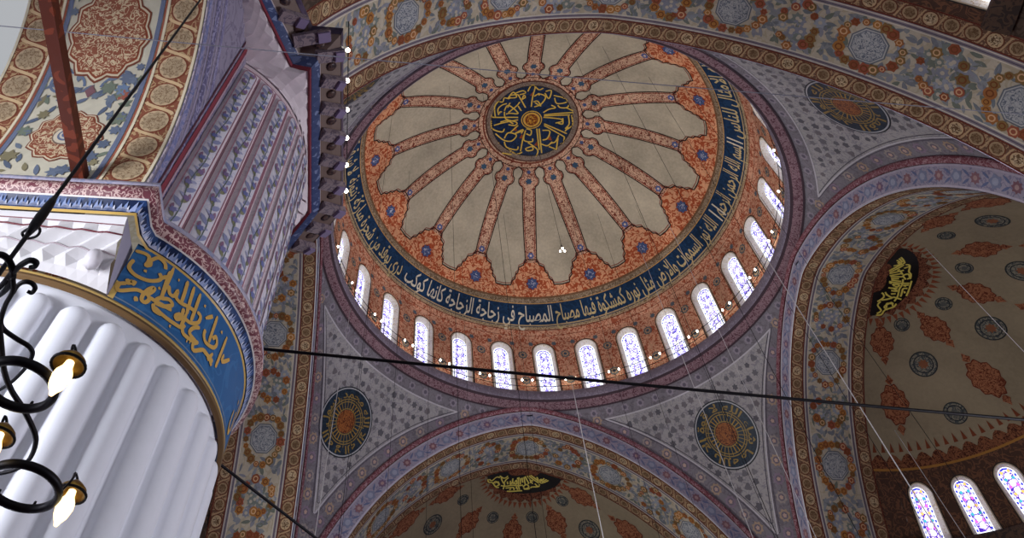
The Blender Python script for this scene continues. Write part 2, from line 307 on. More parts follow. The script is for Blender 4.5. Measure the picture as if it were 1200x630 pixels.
TRACE_PAN = [[[-57.7,6.8],[-55.3,6.83],[-53.7,6.82],[-53.2,6.75],[-53.3,6.68],[-52.3,6.72],[-52.8,6.78]],[[-52.8,6.78],[-51.3,6.88],[-48.9,6.86],[-48.0,6.79]],[[-56.8,6.67],[-57.1,6.58],[-56.6,6.52],[-54.4,6.48],[-51.1,6.5],[-48.7,6.57],[-47.9,6.64],[-49.0,6.69]],[[-47.9,6.64],[-46.7,6.71],[-46.7,6.73]],[[-55.8,6.38],[-54.9,6.33],[-54.5,6.38],[-53.8,6.35],[-53.7,6.41]],[[-55.3,6.32],[-57.1,6.26],[-56.7,6.19],[-55.5,6.2],[-52.2,6.31],[-49.4,6.33],[-48.2,6.42],[-48.4,6.46],[-49.4,6.41],[-50.1,6.31],[-49.9,6.23],[-48.7,6.22],[-48.1,6.29],[-49.0,6.33]],[[-48.8,6.31],[-45.8,6.32],[-41.1,6.35]],[[-46.5,6.81],[-46.0,6.61],[-45.3,6.41]],[[-45.3,6.41],[-46.3,6.33],[-43.9,6.32],[-41.8,6.4]],[[-46.6,6.27],[-45.5,6.2],[-43.2,6.21]],[[-47.3,6.49],[-46.8,6.51]],[[-51.7,6.22],[-50.9,6.17]],[[-53.1,6.6],[-52.3,6.61]],[[-46.1,6.89],[-45.7,6.63],[-45.4,6.39]],[[-45.4,6.39],[-43.2,6.45],[-41.6,6.42],[-43.3,6.33],[-46.5,6.29]],[[-45.9,6.24],[-43.3,6.22],[-40.1,6.22],[-36.4,6.25],[-35.5,6.32]],[[-45.0,6.62],[-43.8,6.53],[-42.3,6.54],[-42.0,6.64],[-41.5,6.54],[-39.3,6.52]],[[-40.5,6.86],[-39.8,6.66],[-39.4,6.5]],[[-37.9,6.86],[-37.1,6.61],[-36.5,6.46]],[[-35.1,6.85],[-34.6,6.62],[-34.3,6.43]],[[-39.3,6.52],[-36.9,6.56],[-34.1,6.58]],[[-38.1,6.4],[-39.3,6.33],[-38.6,6.3],[-37.6,6.36],[-38.0,6.49]],[[-33.6,6.6],[-32.0,6.59],[-31.9,6.49],[-34.3,6.4],[-36.9,6.39]],[[-36.5,6.46],[-36.5,6.26]],[[-30.6,6.46],[-32.6,6.38],[-33.0,6.28],[-29.4,6.26],[-32.3,6.22],[-34.8,6.21],[-35.8,6.26]],[[-29.0,6.29],[-30.5,6.21],[-29.4,6.15],[-26.4,6.27],[-24.1,6.28],[-21.0,6.29]],[[-26.3,6.82],[-25.8,6.59],[-25.5,6.42]],[[-28.5,6.51],[-28.2,6.43],[-26.5,6.38],[-23.1,6.43],[-22.2,6.52],[-23.6,6.58],[-24.7,6.51]],[[-19.1,6.76],[-19.0,6.48],[-19.0,6.28]],[[-26.4,6.27],[-22.9,6.27],[-20.9,6.23]],[[-22.2,6.37],[-23.4,6.23]],[[-43.4,6.78],[-42.9,6.78]],[[-32.4,6.76],[-31.7,6.76]],[[-30.1,6.63],[-27.9,6.75]],[[-33.0,6.17],[-32.6,6.17]],[[-31.9,6.19],[-31.5,6.19]],[[-39.8,6.16],[-39.2,6.16]],[[-17.4,6.54],[-17.1,6.44],[-13.8,6.6]],[[-22.6,6.71],[-21.8,6.72]]]
# ================================================================= main dome
def f_dome(th, s):
    a = s / RD; P = np.stack([RD * np.sin(a) * np.sin(th), RD * np.sin(a) * np.cos(th), ZC + RD * np.cos(a)], -1)
    return P, (np.array((0, 0, ZC)) - P) / RD
def f_cap(x, y):
    s = np.hypot(x, y); q = np.where(s > 1e-6, np.sin(s / RD) * RD / np.maximum(s, 1e-9), 1.0)
    P = np.stack([x * q, y * q, ZC + RD * np.cos(s / RD)], -1); return P, (np.array((0, 0, ZC)) - P) / RD
def r_drum(z): return np.where(z < 31.9, RDR, RDR - (z - 31.9) / (32.82 - 31.9) * (RDR - 11.265))
def f_drum(th, z):
    r = r_drum(z); P = np.stack([r * np.sin(th), r * np.cos(th), z], -1)
    return P, np.stack([-np.sin(th), -np.cos(th), np.zeros_like(th)], -1)

BEIGE, PINK, RUST, ORNG = '#bfb69e', '#d9b496', '#86402c', '#d58a5c'
TAN, NAVY, GOLD, DARK = '#a5937a', '#14304f', '#d8a948', '#3a2620'
dome = Surf(f_dome)
TH = np.linspace(0, 2 * PI, 193)
dome.grid(TH, np.linspace(.02, 11.9, 56), K(BEIGE))
RP = math.radians(5.0); NR = 16
k_rib = K(PINK, '#7c3a2a', 4.6, .04); k_brd = K('#e0a57c', '#b0522f', 3.0, .06); k_out = K(DARK); k_red = K('#8a3a2c')
rr = lambda s: RD * math.sin(s / RD)
# border ring with a lobe at the foot of every rib
lobe = [(1.0, 11.2), (.74, 11.15), (.70, 10.88), (.60, 10.72), (.58, 10.45), (.50, 10.32), (.47, 10.0), (.30, 9.85), (.24, 9.62), (.17, 9.5)]
prof_b = [(-a, s) for a, s in lobe] + [(a, s) for a, s in reversed(lobe)]
dom = 2 * PI / NR; us, vs = [], []
for k in range(NR):
    for a, s in prof_b: us.append(RP + (k + a / 2) * dom); vs.append(s)
us.append(us[0] + 2 * PI); vs.append(vs[0])
dome.strip(us, vs, us, [11.95] * len(us), 6, k_brd, 1)
ua, va = np.array(us), np.array(vs)
dome.line(ua, va, .075, k_out, 3); dome.line(ua, va - .13, .05, k_red, 2)
# ribs, widening where they meet the crown ring
ribp = [(9.7, .36), (8.5, .40), (7.0, .42), (5.6, .43), (4.75, .42), (4.62, .60), (4.45, .68), (4.2, .66), (4.05, .50), (3.8, .42), (3.62, .40), (3.5, .52), (3.36, .66)]
for k in range(NR):
    t = RP + k * dom
    s_ = np.interp(np.linspace(0, len(ribp) - 1, 41), range(len(ribp)), [p[0] for p in ribp]); w_ = np.interp(np.linspace(0, len(ribp) - 1, 41), range(len(ribp)), [p[1] for p in ribp])
    ww = w_ / (RD * np.sin(s_ / RD))
    dome.strip(t - ww, s_, t + ww, s_, 2, k_rib, 2)
    for sg in (-1, 1):
        dome.line(t + sg * ww, s_, .07, k_out, 4, step=.4); dome.line(t + sg * (ww - .1 / (RD * np.sin(s_ / RD))), s_, .05, k_red, 3, step=.4)
    dome.shape(t, 11.02, circ(.40, 16), K('#d98b62', '#8a2f1a', 5, .1), 3)
    dome.shape(t, 11.02, poly(24, .34, 8, .18), K('#4a5c88'), 4); dome.shape(t, 11.02, poly(16, .2, 4, .3), K('#c9cfdc', '#3d4f80', 9, .1), 5)
    dome.shape(t, 9.25, poly(12, .2, 6, .15), K('#56659a'), 4); dome.shape(t, 9.25, circ(.08, 8), K('#d9c9b4'), 5)
    dome.shape(t, 4.35, poly(12, .2, 6, .2), K('#3f5c74'), 4); dome.shape(t, 3.7, poly(10, .13, 5, .2), K('#4a5c88'), 4)
dome.grid(TH, [2.95, 3.2, 3.42], k_rib, 3)
dome.line(TH, np.full(193, 3.42), .05, k_out, 4, step=9); dome.line(TH, np.full(193, 3.08), .10, K('#7a3a28'), 4, step=9)
# bands below the border
dome.grid(TH, [11.85, 11.98], K('#7a5a40'), 2); dome.grid(TH, [11.95, 12.1, 12.28], K(TAN, '#6f5a44', 7, .06), 2)
dome.grid(TH, [12.26, 12.6, 13.0, 13.35, 13.7], K(NAVY, '#1b3c60', 2.5, .06), 1)
dome.line(TH, np.full(193, 12.27), .05, K('#caa060'), 3, step=9); dome.line(TH, np.full(193, 13.62), .08, K('#b9a37c'), 3, step=9)
# verse of light on the blue band
def band_text(txt, t0, t1, base=13.38, h=1.0, col=K('#cdbb88')):
    V, F, w = letters(txt, .012)
    y = V[:, 1]; y = y / max(y.max(), 1e-6) * h
    th = np.radians(t0 + (t1 - t0) * V[:, 0]); dome.add(dome.pos(th, base - y, 2 * LAY), F, col, True)
band_text('الله نور السموات والارض مثل نوره كمشكوة فيها مصباح', 12, 76)
band_text('المصباح في زجاجة الزجاجة كانها كوكب', -43, 11, col=K('#ddd6c0'))
band_text('دري يوقد من شجرة مباركة زيتونة', -84, -45)
band_text('لا شرقية ولا غربية يكاد زيتها يضيء ولو لم تمسسه نار نور على نور', -168, -86)
band_text('بسم الله الرحمن الرحيم', 79, 104)
band_text('يهدي الله لنوره من يشاء ويضرب الله الامثال للناس', 107, 188)
for a in (78, 80.3, 104, 105.4): dome.line([math.radians(a)] * 2, [12.45, 13.5], .09, K('#ddd6c0'), 3)
# ---- drum wall, one bay per window
drum_k = K('#dba88a', '#ad5d42', 3.8, .05)
NW = 28; BW = PI / NW * RDR; HWID, HTOP, ZB = .62, 31.55, HC - .12
def arch_outline(hw, b0, top, n=18):
    zs = top - hw; a = np.linspace(0, PI, n + 1)
    return [(hw, b0), (hw, b0 + (zs - b0) * .34), (hw, b0 + (zs - b0) * .67)] + [(hw * math.cos(x), zs + hw * math.sin(x)) for x in a] + [(-hw, b0 + (zs - b0) * .67), (-hw, b0 + (zs - b0) * .34), (-hw, b0)]
def bay(surf, uv, bw, b0, b1, hw, top, col, m=3):
    zs = top - hw; inn = arch_outline(hw, b0, top); out = []
    for x, z in inn:
        if z <= zs + 1e-6 and abs(abs(x) - hw) < 1e-6: out.append((math.copysign(bw, x), z))
        else:
            dx, dz = x, z - zs; t = min(bw / max(abs(dx), 1e-6), (b1 - zs) / max(dz, 1e-6)); out.append((dx * t, zs + dz * t))
    i, o = np.array(inn), np.array(out)
    # keep the two upper corners of the bay
    for sg in (1, -1):
        d = np.abs(o - np.array((sg * bw, b1))).sum(1); o[d.argmin()] = (sg * bw, b1)
    a, b = uv(i[:, 0], i[:, 1]); c, d = uv(o[:, 0], o[:, 1]); surf.strip(a, b, c, d, m, col)
    lo = np.array(inn); lo = lo * np.array((1.14, 1)); lo[:, 1] = np.where(lo[:, 1] > zs, zs + (lo[:, 1] - zs) * 1.14, lo[:, 1])
    a, b = uv(lo[:, 0], lo[:, 1]); surf.line(a, b, .05, K('#33302e'), 2)
    lo2 = np.array(inn) * np.array((1.07, 1)); lo2[:, 1] = np.where(lo2[:, 1] > zs, zs + (lo2[:, 1] - zs) * 1.07, lo2[:, 1])
    a, b = uv(lo2[:, 0], lo2[:, 1]); surf.line(a, b, .07, K('#cbb9a0'), 1)

NWIN = [0]
def window(name_label, f, uv, b0, hw, top, glass, depth=.28, hue=0):
    """plaster frame set into the wall opening and the stained pane at its back"""
    NWIN[0] += 1
    fr = Surf(f); ph = hw - .15; ptop = top - .15
    i, o = np.array(arch_outline(hw, b0, top)), np.array(arch_outline(ph, b0, ptop))
    P0 = fr.pos(*uv(i[:, 0], i[:, 1]), .03)
    zc_ = (b0 + ptop) / 2; C0, N0 = [x[0] for x in fr.f(*uv(np.array([0.]), np.array([zc_])))]
    tri = fr.pos(*uv(np.array([.1, -.1, 0, 0]), np.array([zc_, zc_, zc_ + .1, zc_ - .1]))); eu, ev = (tri[0] - tri[1]) / .2, (tri[2] - tri[3]) / .2
    flat = lambda q, off: C0 + np.outer(q[:, 0], eu) + np.outer(q[:, 1] - zc_, ev) + N0 * off
    P1 = flat(o * np.array((1.02, 1)), -depth + .06); P2 = flat(o, -depth - .06)
    n = len(i); ck = K('#e9e4d6', '#cdb98e', 5, .02)
    fr.add(np.concatenate([P0, P1, P2]), [(r * n + k, r * n + k + 1, (r + 1) * n + k + 1, (r + 1) * n + k) for r in (0, 1) for k in range(n - 1)], ck)
    w = make(fr, 'window_%d' % NWIN[0], PLASTER); tag(w, name_label, 'window', kind='structure')
    g = Surf(f); cb = (b0 + ptop) / 2; uc, vc = [float(x[0]) for x in uv(np.array([0.]), np.array([cb]))]
    def sh(pts, col, lay):
        q = np.array(pts); P = flat(np.concatenate([[q.mean(0)], q]), -depth + lay * .006); m = len(q)
        g.add(P, [(0, 1 + k, 1 + (k + 1) % m) for k in range(m)], col)
    O = arch_outline(ph, b0, ptop); sh(O, K('#eef2ff'), 0)
    inner = K('#e2dcff', '#4a40a8', 6.0, .085) if hue == 0 else K('#cdb8f2', '#44289c', 6.5, .09)
    sh(arch_outline(ph * .66, b0 + .12, ptop - .16), inner, 1)
    blue = K('#2a2f9a') if hue == 0 else K('#2b2fc0')
    L = ptop - b0
    for k in range(9):
        z = b0 + .2 + (L - .6) * k / 8
        for sg in (-1, 1): sh([(sg * ph * .82 + x * .8, z + y) for x, y in ((-.05, -.05), (.05, -.05), (.05, .05), (-.05, .05))], blue if k % 3 != 1 else K('#7f86d8'), 2)
    for a in (40, 75, 105, 140):
        ca, sa = math.cos(math.radians(a)), math.sin(math.radians(a)); r = ph * .8
        sh([(r * ca + x * sa - y * ca * .5, ptop - ph + r * sa - x * ca - y * sa * .5) for x, y in ((-.09, -.07), (.09, -.07), (.09, .07), (-.09, .07))], blue, 2)
    mid = np.linspace(b0 + .35, ptop - ph * .95, 6)
    for j, z in enumerate(mid):
        sh([(.13 * math.cos(a), z + .13 * math.sin(a)) for a in np.arange(8) * PI / 4], K('#ffffff') if hue == 0 or j % 2 else K('#ffe9f6'), 3)
        for sg in (-1, 1):
            sh([(sg * .16 + .07 * math.cos(a), z + L / 12 + .07 * math.sin(a)) for a in np.arange(6) * PI / 3], K('#8d7be0') if hue == 0 else K(('#c25fd0', '#3f9fb0', '#e0b060')[j % 3]), 3)
    p = make(g, 'stained_glass', glass, w); return w

drum = Surf(f_drum)
BAYS = [(k + .5) * 2 * PI / NW for k in range(NW)]
WORDS = ['north', 'north-east', 'east', 'south-east', 'south', 'south-west', 'west', 'north-west']
for k, t in enumerate(BAYS):
    uv = lambda a, b, t=t: (t + a / RDR, b)
    bay(drum, uv, BW, ZB, 31.95, HWID, HTOP, drum_k)
    deg = math.degrees(t)
    for z in (30.75, 28.9):
        tt = t + PI / NW
        drum.shape(tt, z, poly(20, .27, 8, .12), K('#5d6a70'), 2); drum.shape(tt, z, poly(16, .19, 8, .2), K('#b99a7a'), 3); drum.shape(tt, z, circ(.1, 8), K('#47566a'), 4)
    drum.shape(t + PI / NW * .55, 31.6, poly(12, .15, 6, .2), K('#66707a'), 2); drum.shape(t - PI / NW * .55, 31.6, poly(12, .15, 6, .2), K('#66707a'), 2)
    for q in (-1, 1):
        drum.line([t + q * (BW - .12) / RDR] * 2, [ZB, 31.2], .03, K('#c79a7c'), 2)
drum.grid(TH, [31.95, 32.25, 32.6], drum_k); drum.grid(TH, [32.55, 32.7, 32.85], K('#c3ad8b', '#8a7455', 6, .05), 1)
drum.line(TH, np.full(193, 32.5), .05, K('#5a4030'), 2, step=9); drum.line(TH, np.full(193, 32.15), .03, K('#7a3020'), 2, step=9)
main_dome = make(dome, 'main_dome', DOMEP); tag(main_dome, 'great round dome with sixteen painted rust ribs and a navy script band', 'dome', kind='structure')
make(drum, 'window_drum', DOMEP, main_dome)['label'] = 'rust patterned drum wall around the windows'
ordn = ['first', 'second', 'third', 'fourth', 'fifth', 'sixth', 'seventh', 'eighth', 'ninth', 'tenth', 'eleventh', 'twelfth', 'thirteenth', 'fourteenth']
for k, t in enumerate(BAYS):
    deg = (math.degrees(t) + 180) % 360 - 180
    if -97 < deg < 110:
        n = int(round((deg - 6.43) / 12.857))
        lab = ('arched stained dome window right of centre, just above the far arch tip' if n == 0 else 'arched stained dome window left of centre, just above the far arch tip' if n == -1 else
               '%s arched stained dome window to the right, counted from the far arch tip' % ordn[n] if n > 0 else '%s arched stained dome window to the left, counted from the far arch tip' % ordn[-n - 1])
    else: lab = 'arched stained dome window hidden behind the near arch'
    window(lab, f_drum, (lambda a, b, t=t: (t + a / RDR, b)), ZB, HWID, HTOP, GLASS_D)

# ---- crown medallion with radial gold script
med = Surf(f_cap); CX, CY = .1, -.1
medring = K('#8f7f70', '#6b5a4c', 6, .05)
med.shape(CX, CY, circ(2.66, 64), K('#122440', '#1a3558', 3, .05), 4, rings=8, scale=(1, 1))
a = np.linspace(0, 2 * PI, 97)
med.strip(CX + 2.62 * np.cos(a), CY + 2.62 * np.sin(a), CX + 3.02 * np.cos(a), CY + 3.02 * np.sin(a), 2, medring, 5)
med.line(CX + 3.02 * np.cos(a), CY + 3.02 * np.sin(a), .09, K('#5a2f22'), 7, step=9); med.line(CX + 2.64 * np.cos(a), CY + 2.64 * np.sin(a), .06, K('#2a2420'), 7, step=9)
for st in TRACE_MED:
    st = smooth(st, 4) if len(st) > 2 else np.array(st, float)
    med.line(st[:, 0], st[:, 1], .085, K('#e2c052'), 7, step=.3)
for (x, y) in ((.55, 1.75), (1.35, 1.25), (-1.0, .75), (-.5, 1.3), (-.2, -1.95)):
    med.shape(CX + x, CY + y, [(-.16, .12), (.16, .14), (.0, -.2)], K('#9c4a22'), 6, scale=(1, 1))
med.shape(CX, CY, circ(.68, 32), K('#e0b84e'), 8, scale=(1, 1)); med.shape(CX, CY, circ(.62, 32), K('#2a2a36'), 9, scale=(1, 1)); med.shape(CX, CY, circ(.55, 32), K('#d8a94a'), 10, scale=(1, 1))
med.shape(CX, CY, circ(.42, 24), K('#7a3c1c'), 11, scale=(1, 1)); med.shape(CX, CY, poly(24, .34, 6, .25), K('#e3ad3e', '#7a3416', 8, .08), 12, scale=(1, 1))
make_med = make(med, 'crown_medallion', GOLDP, origin=(CX, CY, ZC + RD + EYE)); tag(make_med, 'navy round medallion with gold radial script at the crown of the dome', 'medallion')

# ---- cornice carrying the drum
co = Geo()
cp = [(11.78, 26.98), (11.70, 27.02), (11.62, 27.10), (11.50, 27.12), (11.40, 27.18), (11.36, 27.26), (11.28, 27.30), (11.24, 27.33), (11.20, 27.40), (11.20, 27.84), (11.24, 27.88), (11.75, 27.88)]
kl = K('#7d7585', '#92899a', 3, .03); kr = K('#8f747d', '#5f3c48', 6, .04); kd = K('#45363f')
co.lathe(cp, (0, 0, 0), [kd, kr, kr, kr, kr, kd, kd, kl, kl, kl, kl], 144)
cornice = make(co, 'dome_cornice', PLASTER); tag(cornice, 'grey purple ring cornice with a red scroll moulding under the dome windows', 'cornice', kind='structure')

# ================================================================= the four great arches, pendentives and half domes
SIDES = {'far': lambda x, d, z: np.stack([x, d, z], -1), 'near': lambda x, d, z: np.stack([x, -d, z], -1),
         'right': lambda x, d, z: np.stack([d, x, z], -1), 'left': lambda x, d, z: np.stack([-d, x, z], -1)}
def aprof(u, off=0.0):
    u = np.asarray(u, float); a = TMAX - np.abs(u) / RHO; ap = np.maximum(a, 0)
    x = -E0 + (RHO + off) * np.cos(ap); z = ZS + (RHO + off) * np.sin(ap) + np.minimum(a, 0) * RHO
    # the two arcs meet in a point: widen or trim the arc so that x stays on its side
    return np.sign(u) * np.maximum(x, 0), z
def orient(fun, ref):
    g = fdiff(fun)
    def f(u, v):
        P, N = g(u, v); d = ((np.array(ref, float) - P) * N).sum(-1, keepdims=True); return P, np.where(d < 0, -N, N)
    return f
CRM, LEAF1, LEAF2 = '#bfb6a4', '#8d939a', '#747b82'
OR = ['#a0683c', '#ab773f', '#8f5036', '#7d643e', '#9c5742', '#8a6c42']
def flower(S, u, v, R, c, lay, k=8):
    S.shape(u, v, poly(2 * k, R, k, .16, ph=RNG.random()), K(c), lay)
    S.shape(u, v, poly(10, R * .62), K('#d8b088' if RNG.random() < .4 else '#7a4526'), lay + 1); S.shape(u, v, poly(8, R * .40), K(c), lay + 2)
def soffit_decor(S, U0, U1):
    kb = K('#6e5142', '#a98b6b', 5.5, .045); kc = K('#a89274', '#75563e', 9, .06)
    us = np.arange(U0, U1 + .01, .3)
    S.grid(us, np.linspace(0, D, 9), K(CRM, '#b5aa94', 2, .05))
    for v0, v1 in ((0, .64), (D - .64, D)):
        S.grid(us, [v0, (v0 + v1) / 2, v1], kb, 1); vm = (v0 + v1) / 2
        for e in (v0 + .03, v1 - .03): S.line([U0, U1], [e, e], .05, K('#6a3226'), 3, step=.3)
        n = int((U1 - U0) / .62)
        for i in range(n):
            u = U0 + (i + .5) * .62; big = i % 3 == 0
            S.shape(u, vm, circ(.255, 14), K('#6b3a28'), 2); S.shape(u, vm, circ(.22, 14), K('#c2a884' if big else '#a58d6e'), 3)
            S.shape(u, vm, poly(14, .16, 7, .2 if big else .08), K('#d0bb9a' if big else '#8c7459', '#6a5038', 12, .08), 4)
            t = np.linspace(-1, 1, 7); S.line(u + .31 + t * .12, vm + .24 * np.sin(t * PI / 2), .05, K('#b99a76'), 3)
    for v0 in (.64, D - .64):
        sg = 1 if v0 < 1 else -1
        S.grid(us, sorted([v0, v0 + sg * .17]), K('#8d8591'), 1)
        S.line([U0, U1], [v0 + sg * .04] * 2, .035, K('#d6cfc0'), 2, step=.3); S.line([U0, U1], [v0 + sg * .12] * 2, .03, K('#5d5460'), 2, step=.3); S.line([U0, U1], [v0 + sg * .2] * 2, .04, K('#d6cfc0'), 2, step=.3)
    P = 4.62; vm = D / 2; k0 = int(math.floor(U0 / P)) ; k1 = int(math.ceil(U1 / P))
    for k in range(k0, k1 + 1):
        uc = k * P
        pts = []
        if U0 + .7 < uc < U1 - .7:
            S.shape(uc, vm, poly(8, .66, ph=PI / 8), K('#6a707a'), 2); S.shape(uc, vm, poly(8, .61, ph=PI / 8), K('#b9bab8'), 3); S.shape(uc, vm, poly(8, .57, ph=PI / 8), K('#757c88'), 4); S.shape(uc, vm, poly(8, .53, ph=PI / 8), K('#b0b3b5', '#69717f', 8.5, .045), 5)
        for i in range(19):                              # garland under and around the octagon
            a = 2 * PI * i / 19 + .2; pts.append((uc + (.98 + .1 * math.cos(3 * a)) * math.cos(a), vm + .86 * math.sin(a) * (1 + .06 * math.cos(2 * a)), 'o'))
        for i in range(17):                              # sprays between two octagons
            a = 2 * PI * i / 17; pts.append((uc + P / 2 + .62 * math.cos(a) + .1 * RNG.uniform(-1, 1), vm + .8 * math.sin(a) + .1 * RNG.uniform(-1, 1), 'o' if i % 2 == 0 or RNG.random() < .35 else 'g'))
        for i in range(8): pts.append((uc + P / 2 + RNG.uniform(-.3, .3), vm + RNG.uniform(-.5, .5), 'g'))
        for i in range(190):
            pts.append((uc + RNG.uniform(-P / 2, P / 2), vm + RNG.uniform(-.95, .95), 'l'))
        for (u, v, t) in sorted(pts, key=lambda p: 'lgo'.index(p[2])):
            if not (U0 + .25 < u < U1 - .25) or abs(v - vm) > .94: continue
            inoct = math.hypot(u - round(u / P) * P, v - vm)
            if inoct < (.8 if t == 'o' else .72): continue
            if t == 'l': S.shape(u, v, leafpts(RNG.uniform(.25, .5), RNG.uniform(.1, .2)), K(RNG.choice([LEAF1, LEAF2, '#8b8f92', '#72796f', '#8d8f99', '#7a7e87'])), 1, rot=RNG.uniform(0, PI))
            elif t == 'g': S.shape(u, v, poly(14, RNG.uniform(.14, .22), 7, .2), K(RNG.choice(['#8a8e9c', '#9aa0ac', '#7c8580'])), 2); S.shape(u, v, circ(.07, 8), K('#c0b8a8'), 3)
            else: flower(S, u, v, RNG.uniform(.12, .21), RNG.choice(OR), 4, 6)

def face_decor(S, U0, U1, W):
    us = np.arange(U0, U1 + .01, .25)
    S.grid(us, np.linspace(0, W, 4), K('#aaa5b8', '#8a86a2', 3.2, .03))
    S.line([U0, U1], [.05, .05], .07, K('#c9c2d2'), 1, step=.25); S.line([U0, U1], [W - .05] * 2, .06, K('#b9b1c4'), 1, step=.25)
    n = int((U1 - U0) / .8)
    for i in range(n):
        u = U0 + (i + .5) * .8
        if i % 2 == 0: S.shape(u, W * .5, poly(16, .2, 8, .18), K(RNG.choice(['#8a6672', '#94707a', '#7f6a86'])), 2); S.shape(u, W * .5, circ(.09, 8), K('#b79a9a'), 3)
        else: S.shape(u, W * .5, poly(16, .24, 5, .2), K('#8890ad'), 2); S.shape(u, W * .5, circ(.14, 8), K('#a5abc2'), 3)
        for q in (-1, 1): S.shape(u + .4, W * .5 + q * .16, leafpts(.4, .1), K('#6f7aa0'), 2, rot=q * .6)

FACEW = .84
ARCH_LAB = {'far': 'pointed arch framing the far half dome, lilac edge and floral underside', 'near': 'wide pointed arch overhead across the top, flowered underside with grey octagons',
            'right': 'pointed arch at the right in shade, dark lilac edge, flowered underside', 'left': 'pointed arch beside the painted pier, seen edge-on, flowered underside'}
for n, sd in SIDES.items():
    ctr = sd(np.array(0.), np.array(A + D / 2), np.array(ZS + 2.)); mid = sd(np.array(0.), np.array(0.), np.array(20.))
    root = empty('great_arch', tuple(sd(np.array(0.), np.array(A + D / 2), np.array(ZS)) + np.array((0, 0, EYE))))
    tag(root, ARCH_LAB[n], 'arch', kind='structure')
    S = Surf(orient(lambda u, v, sd=sd: sd(*(lambda p: (p[0], A + v, p[1]))(aprof(u))), ctr)); soffit_decor(S, -19.4, 19.4)
    make(S, 'soffit', PLASTER, root, tuple(root.location))
    S = Surf(orient(lambda u, v, sd=sd: sd(*(lambda p: (p[0], np.full_like(p[0], A - .02), p[1]))(aprof(u, v))), mid)); face_decor(S, -17.2, 17.2, FACEW)
    make(S, 'edge_band', PLASTER, root, tuple(root.location))
    def roll(u, q, sd=sd):
        rad = (WO - FACEW) / 2 + .015; a = np.maximum(TMAX - np.abs(u) / RHO, 0); off = FACEW + rad - rad * np.cos(q)
        x = np.sign(u) * np.maximum(-E0 + (RHO + off) * np.cos(a), 0); z = ZS + (RHO + off) * np.sin(a) + np.minimum(TMAX - np.abs(u) / RHO, 0) * RHO
        return sd(x, A - .03 - rad * .9 * np.sin(q), z)
    S = Surf(orient(roll, mid)); S.grid(np.arange(-17.2, 17.21, .25), np.linspace(0, PI, 8), lambda i, j: K('#7c4852', '#a98890', 6.5, .04) if 1 <= j <= 5 else K('#4a2028'))
    make(S, 'roll_moulding', PLASTER, root, tuple(root.location))

# ---- pendentives
ZAP = ZS + math.sqrt((RHO + WO) ** 2 - E0 ** 2); ZLOW = ZS + math.sqrt((RHO + WO) ** 2 - (A + E0) ** 2) + .02
def pend_f(sx, sy):
    def fun(t, z):
        x = np.minimum(-E0 + np.sqrt(np.maximum((RHO + WO) ** 2 - (np.minimum(z, ZAP) - ZS) ** 2, 0)), A); x = np.maximum(x, 0)
        r = np.hypot(x, A); a0 = np.arctan2(x, A); an = a0 + (np.arctan2(A, x) - a0) * t
        return np.stack([sx * r * np.sin(an), sy * r * np.cos(an), z], -1)
    return fun
def pend_len(z):
    x = max(min(-E0 + math.sqrt(max((RHO + WO) ** 2 - (z - ZS) ** 2, 0)), A), 0); return max(math.hypot(x, A) * (math.atan2(A, x) - math.atan2(x, A)), .02)
PEND = {'fl': (-1, 1, 'grey flowered corner vault between the far and left arches', .56, 24.05), 'fr': (1, 1, 'shaded grey corner vault between the far and right arches', .52, 24.4),
        'nr': (1, -1, 'dark corner vault between the right arch and the overhead arch', .41, 23.9), 'nl': (-1, -1, 'corner vault behind the pier cornice, mostly hidden', .56, 24.1)}
ROUND_LAB = {'fl': 'round navy and gold script disc on the grey corner vault left of the far arch', 'fr': 'round navy and gold script disc on the corner vault between far and right arches',
             'nr': 'dark oval-looking script disc under the overhead arch, upper right', 'nl': 'script disc peeping out under the overhead arch, beside the pier cornice'}
TXT = {'fl': 'لا اله الا الله محمد رسول الله', 'fr': 'ما شاء الله لا قوة الا بالله', 'nr': 'الملك لله الواحد القهار', 'nl': 'سبحان الله وبحمده'}
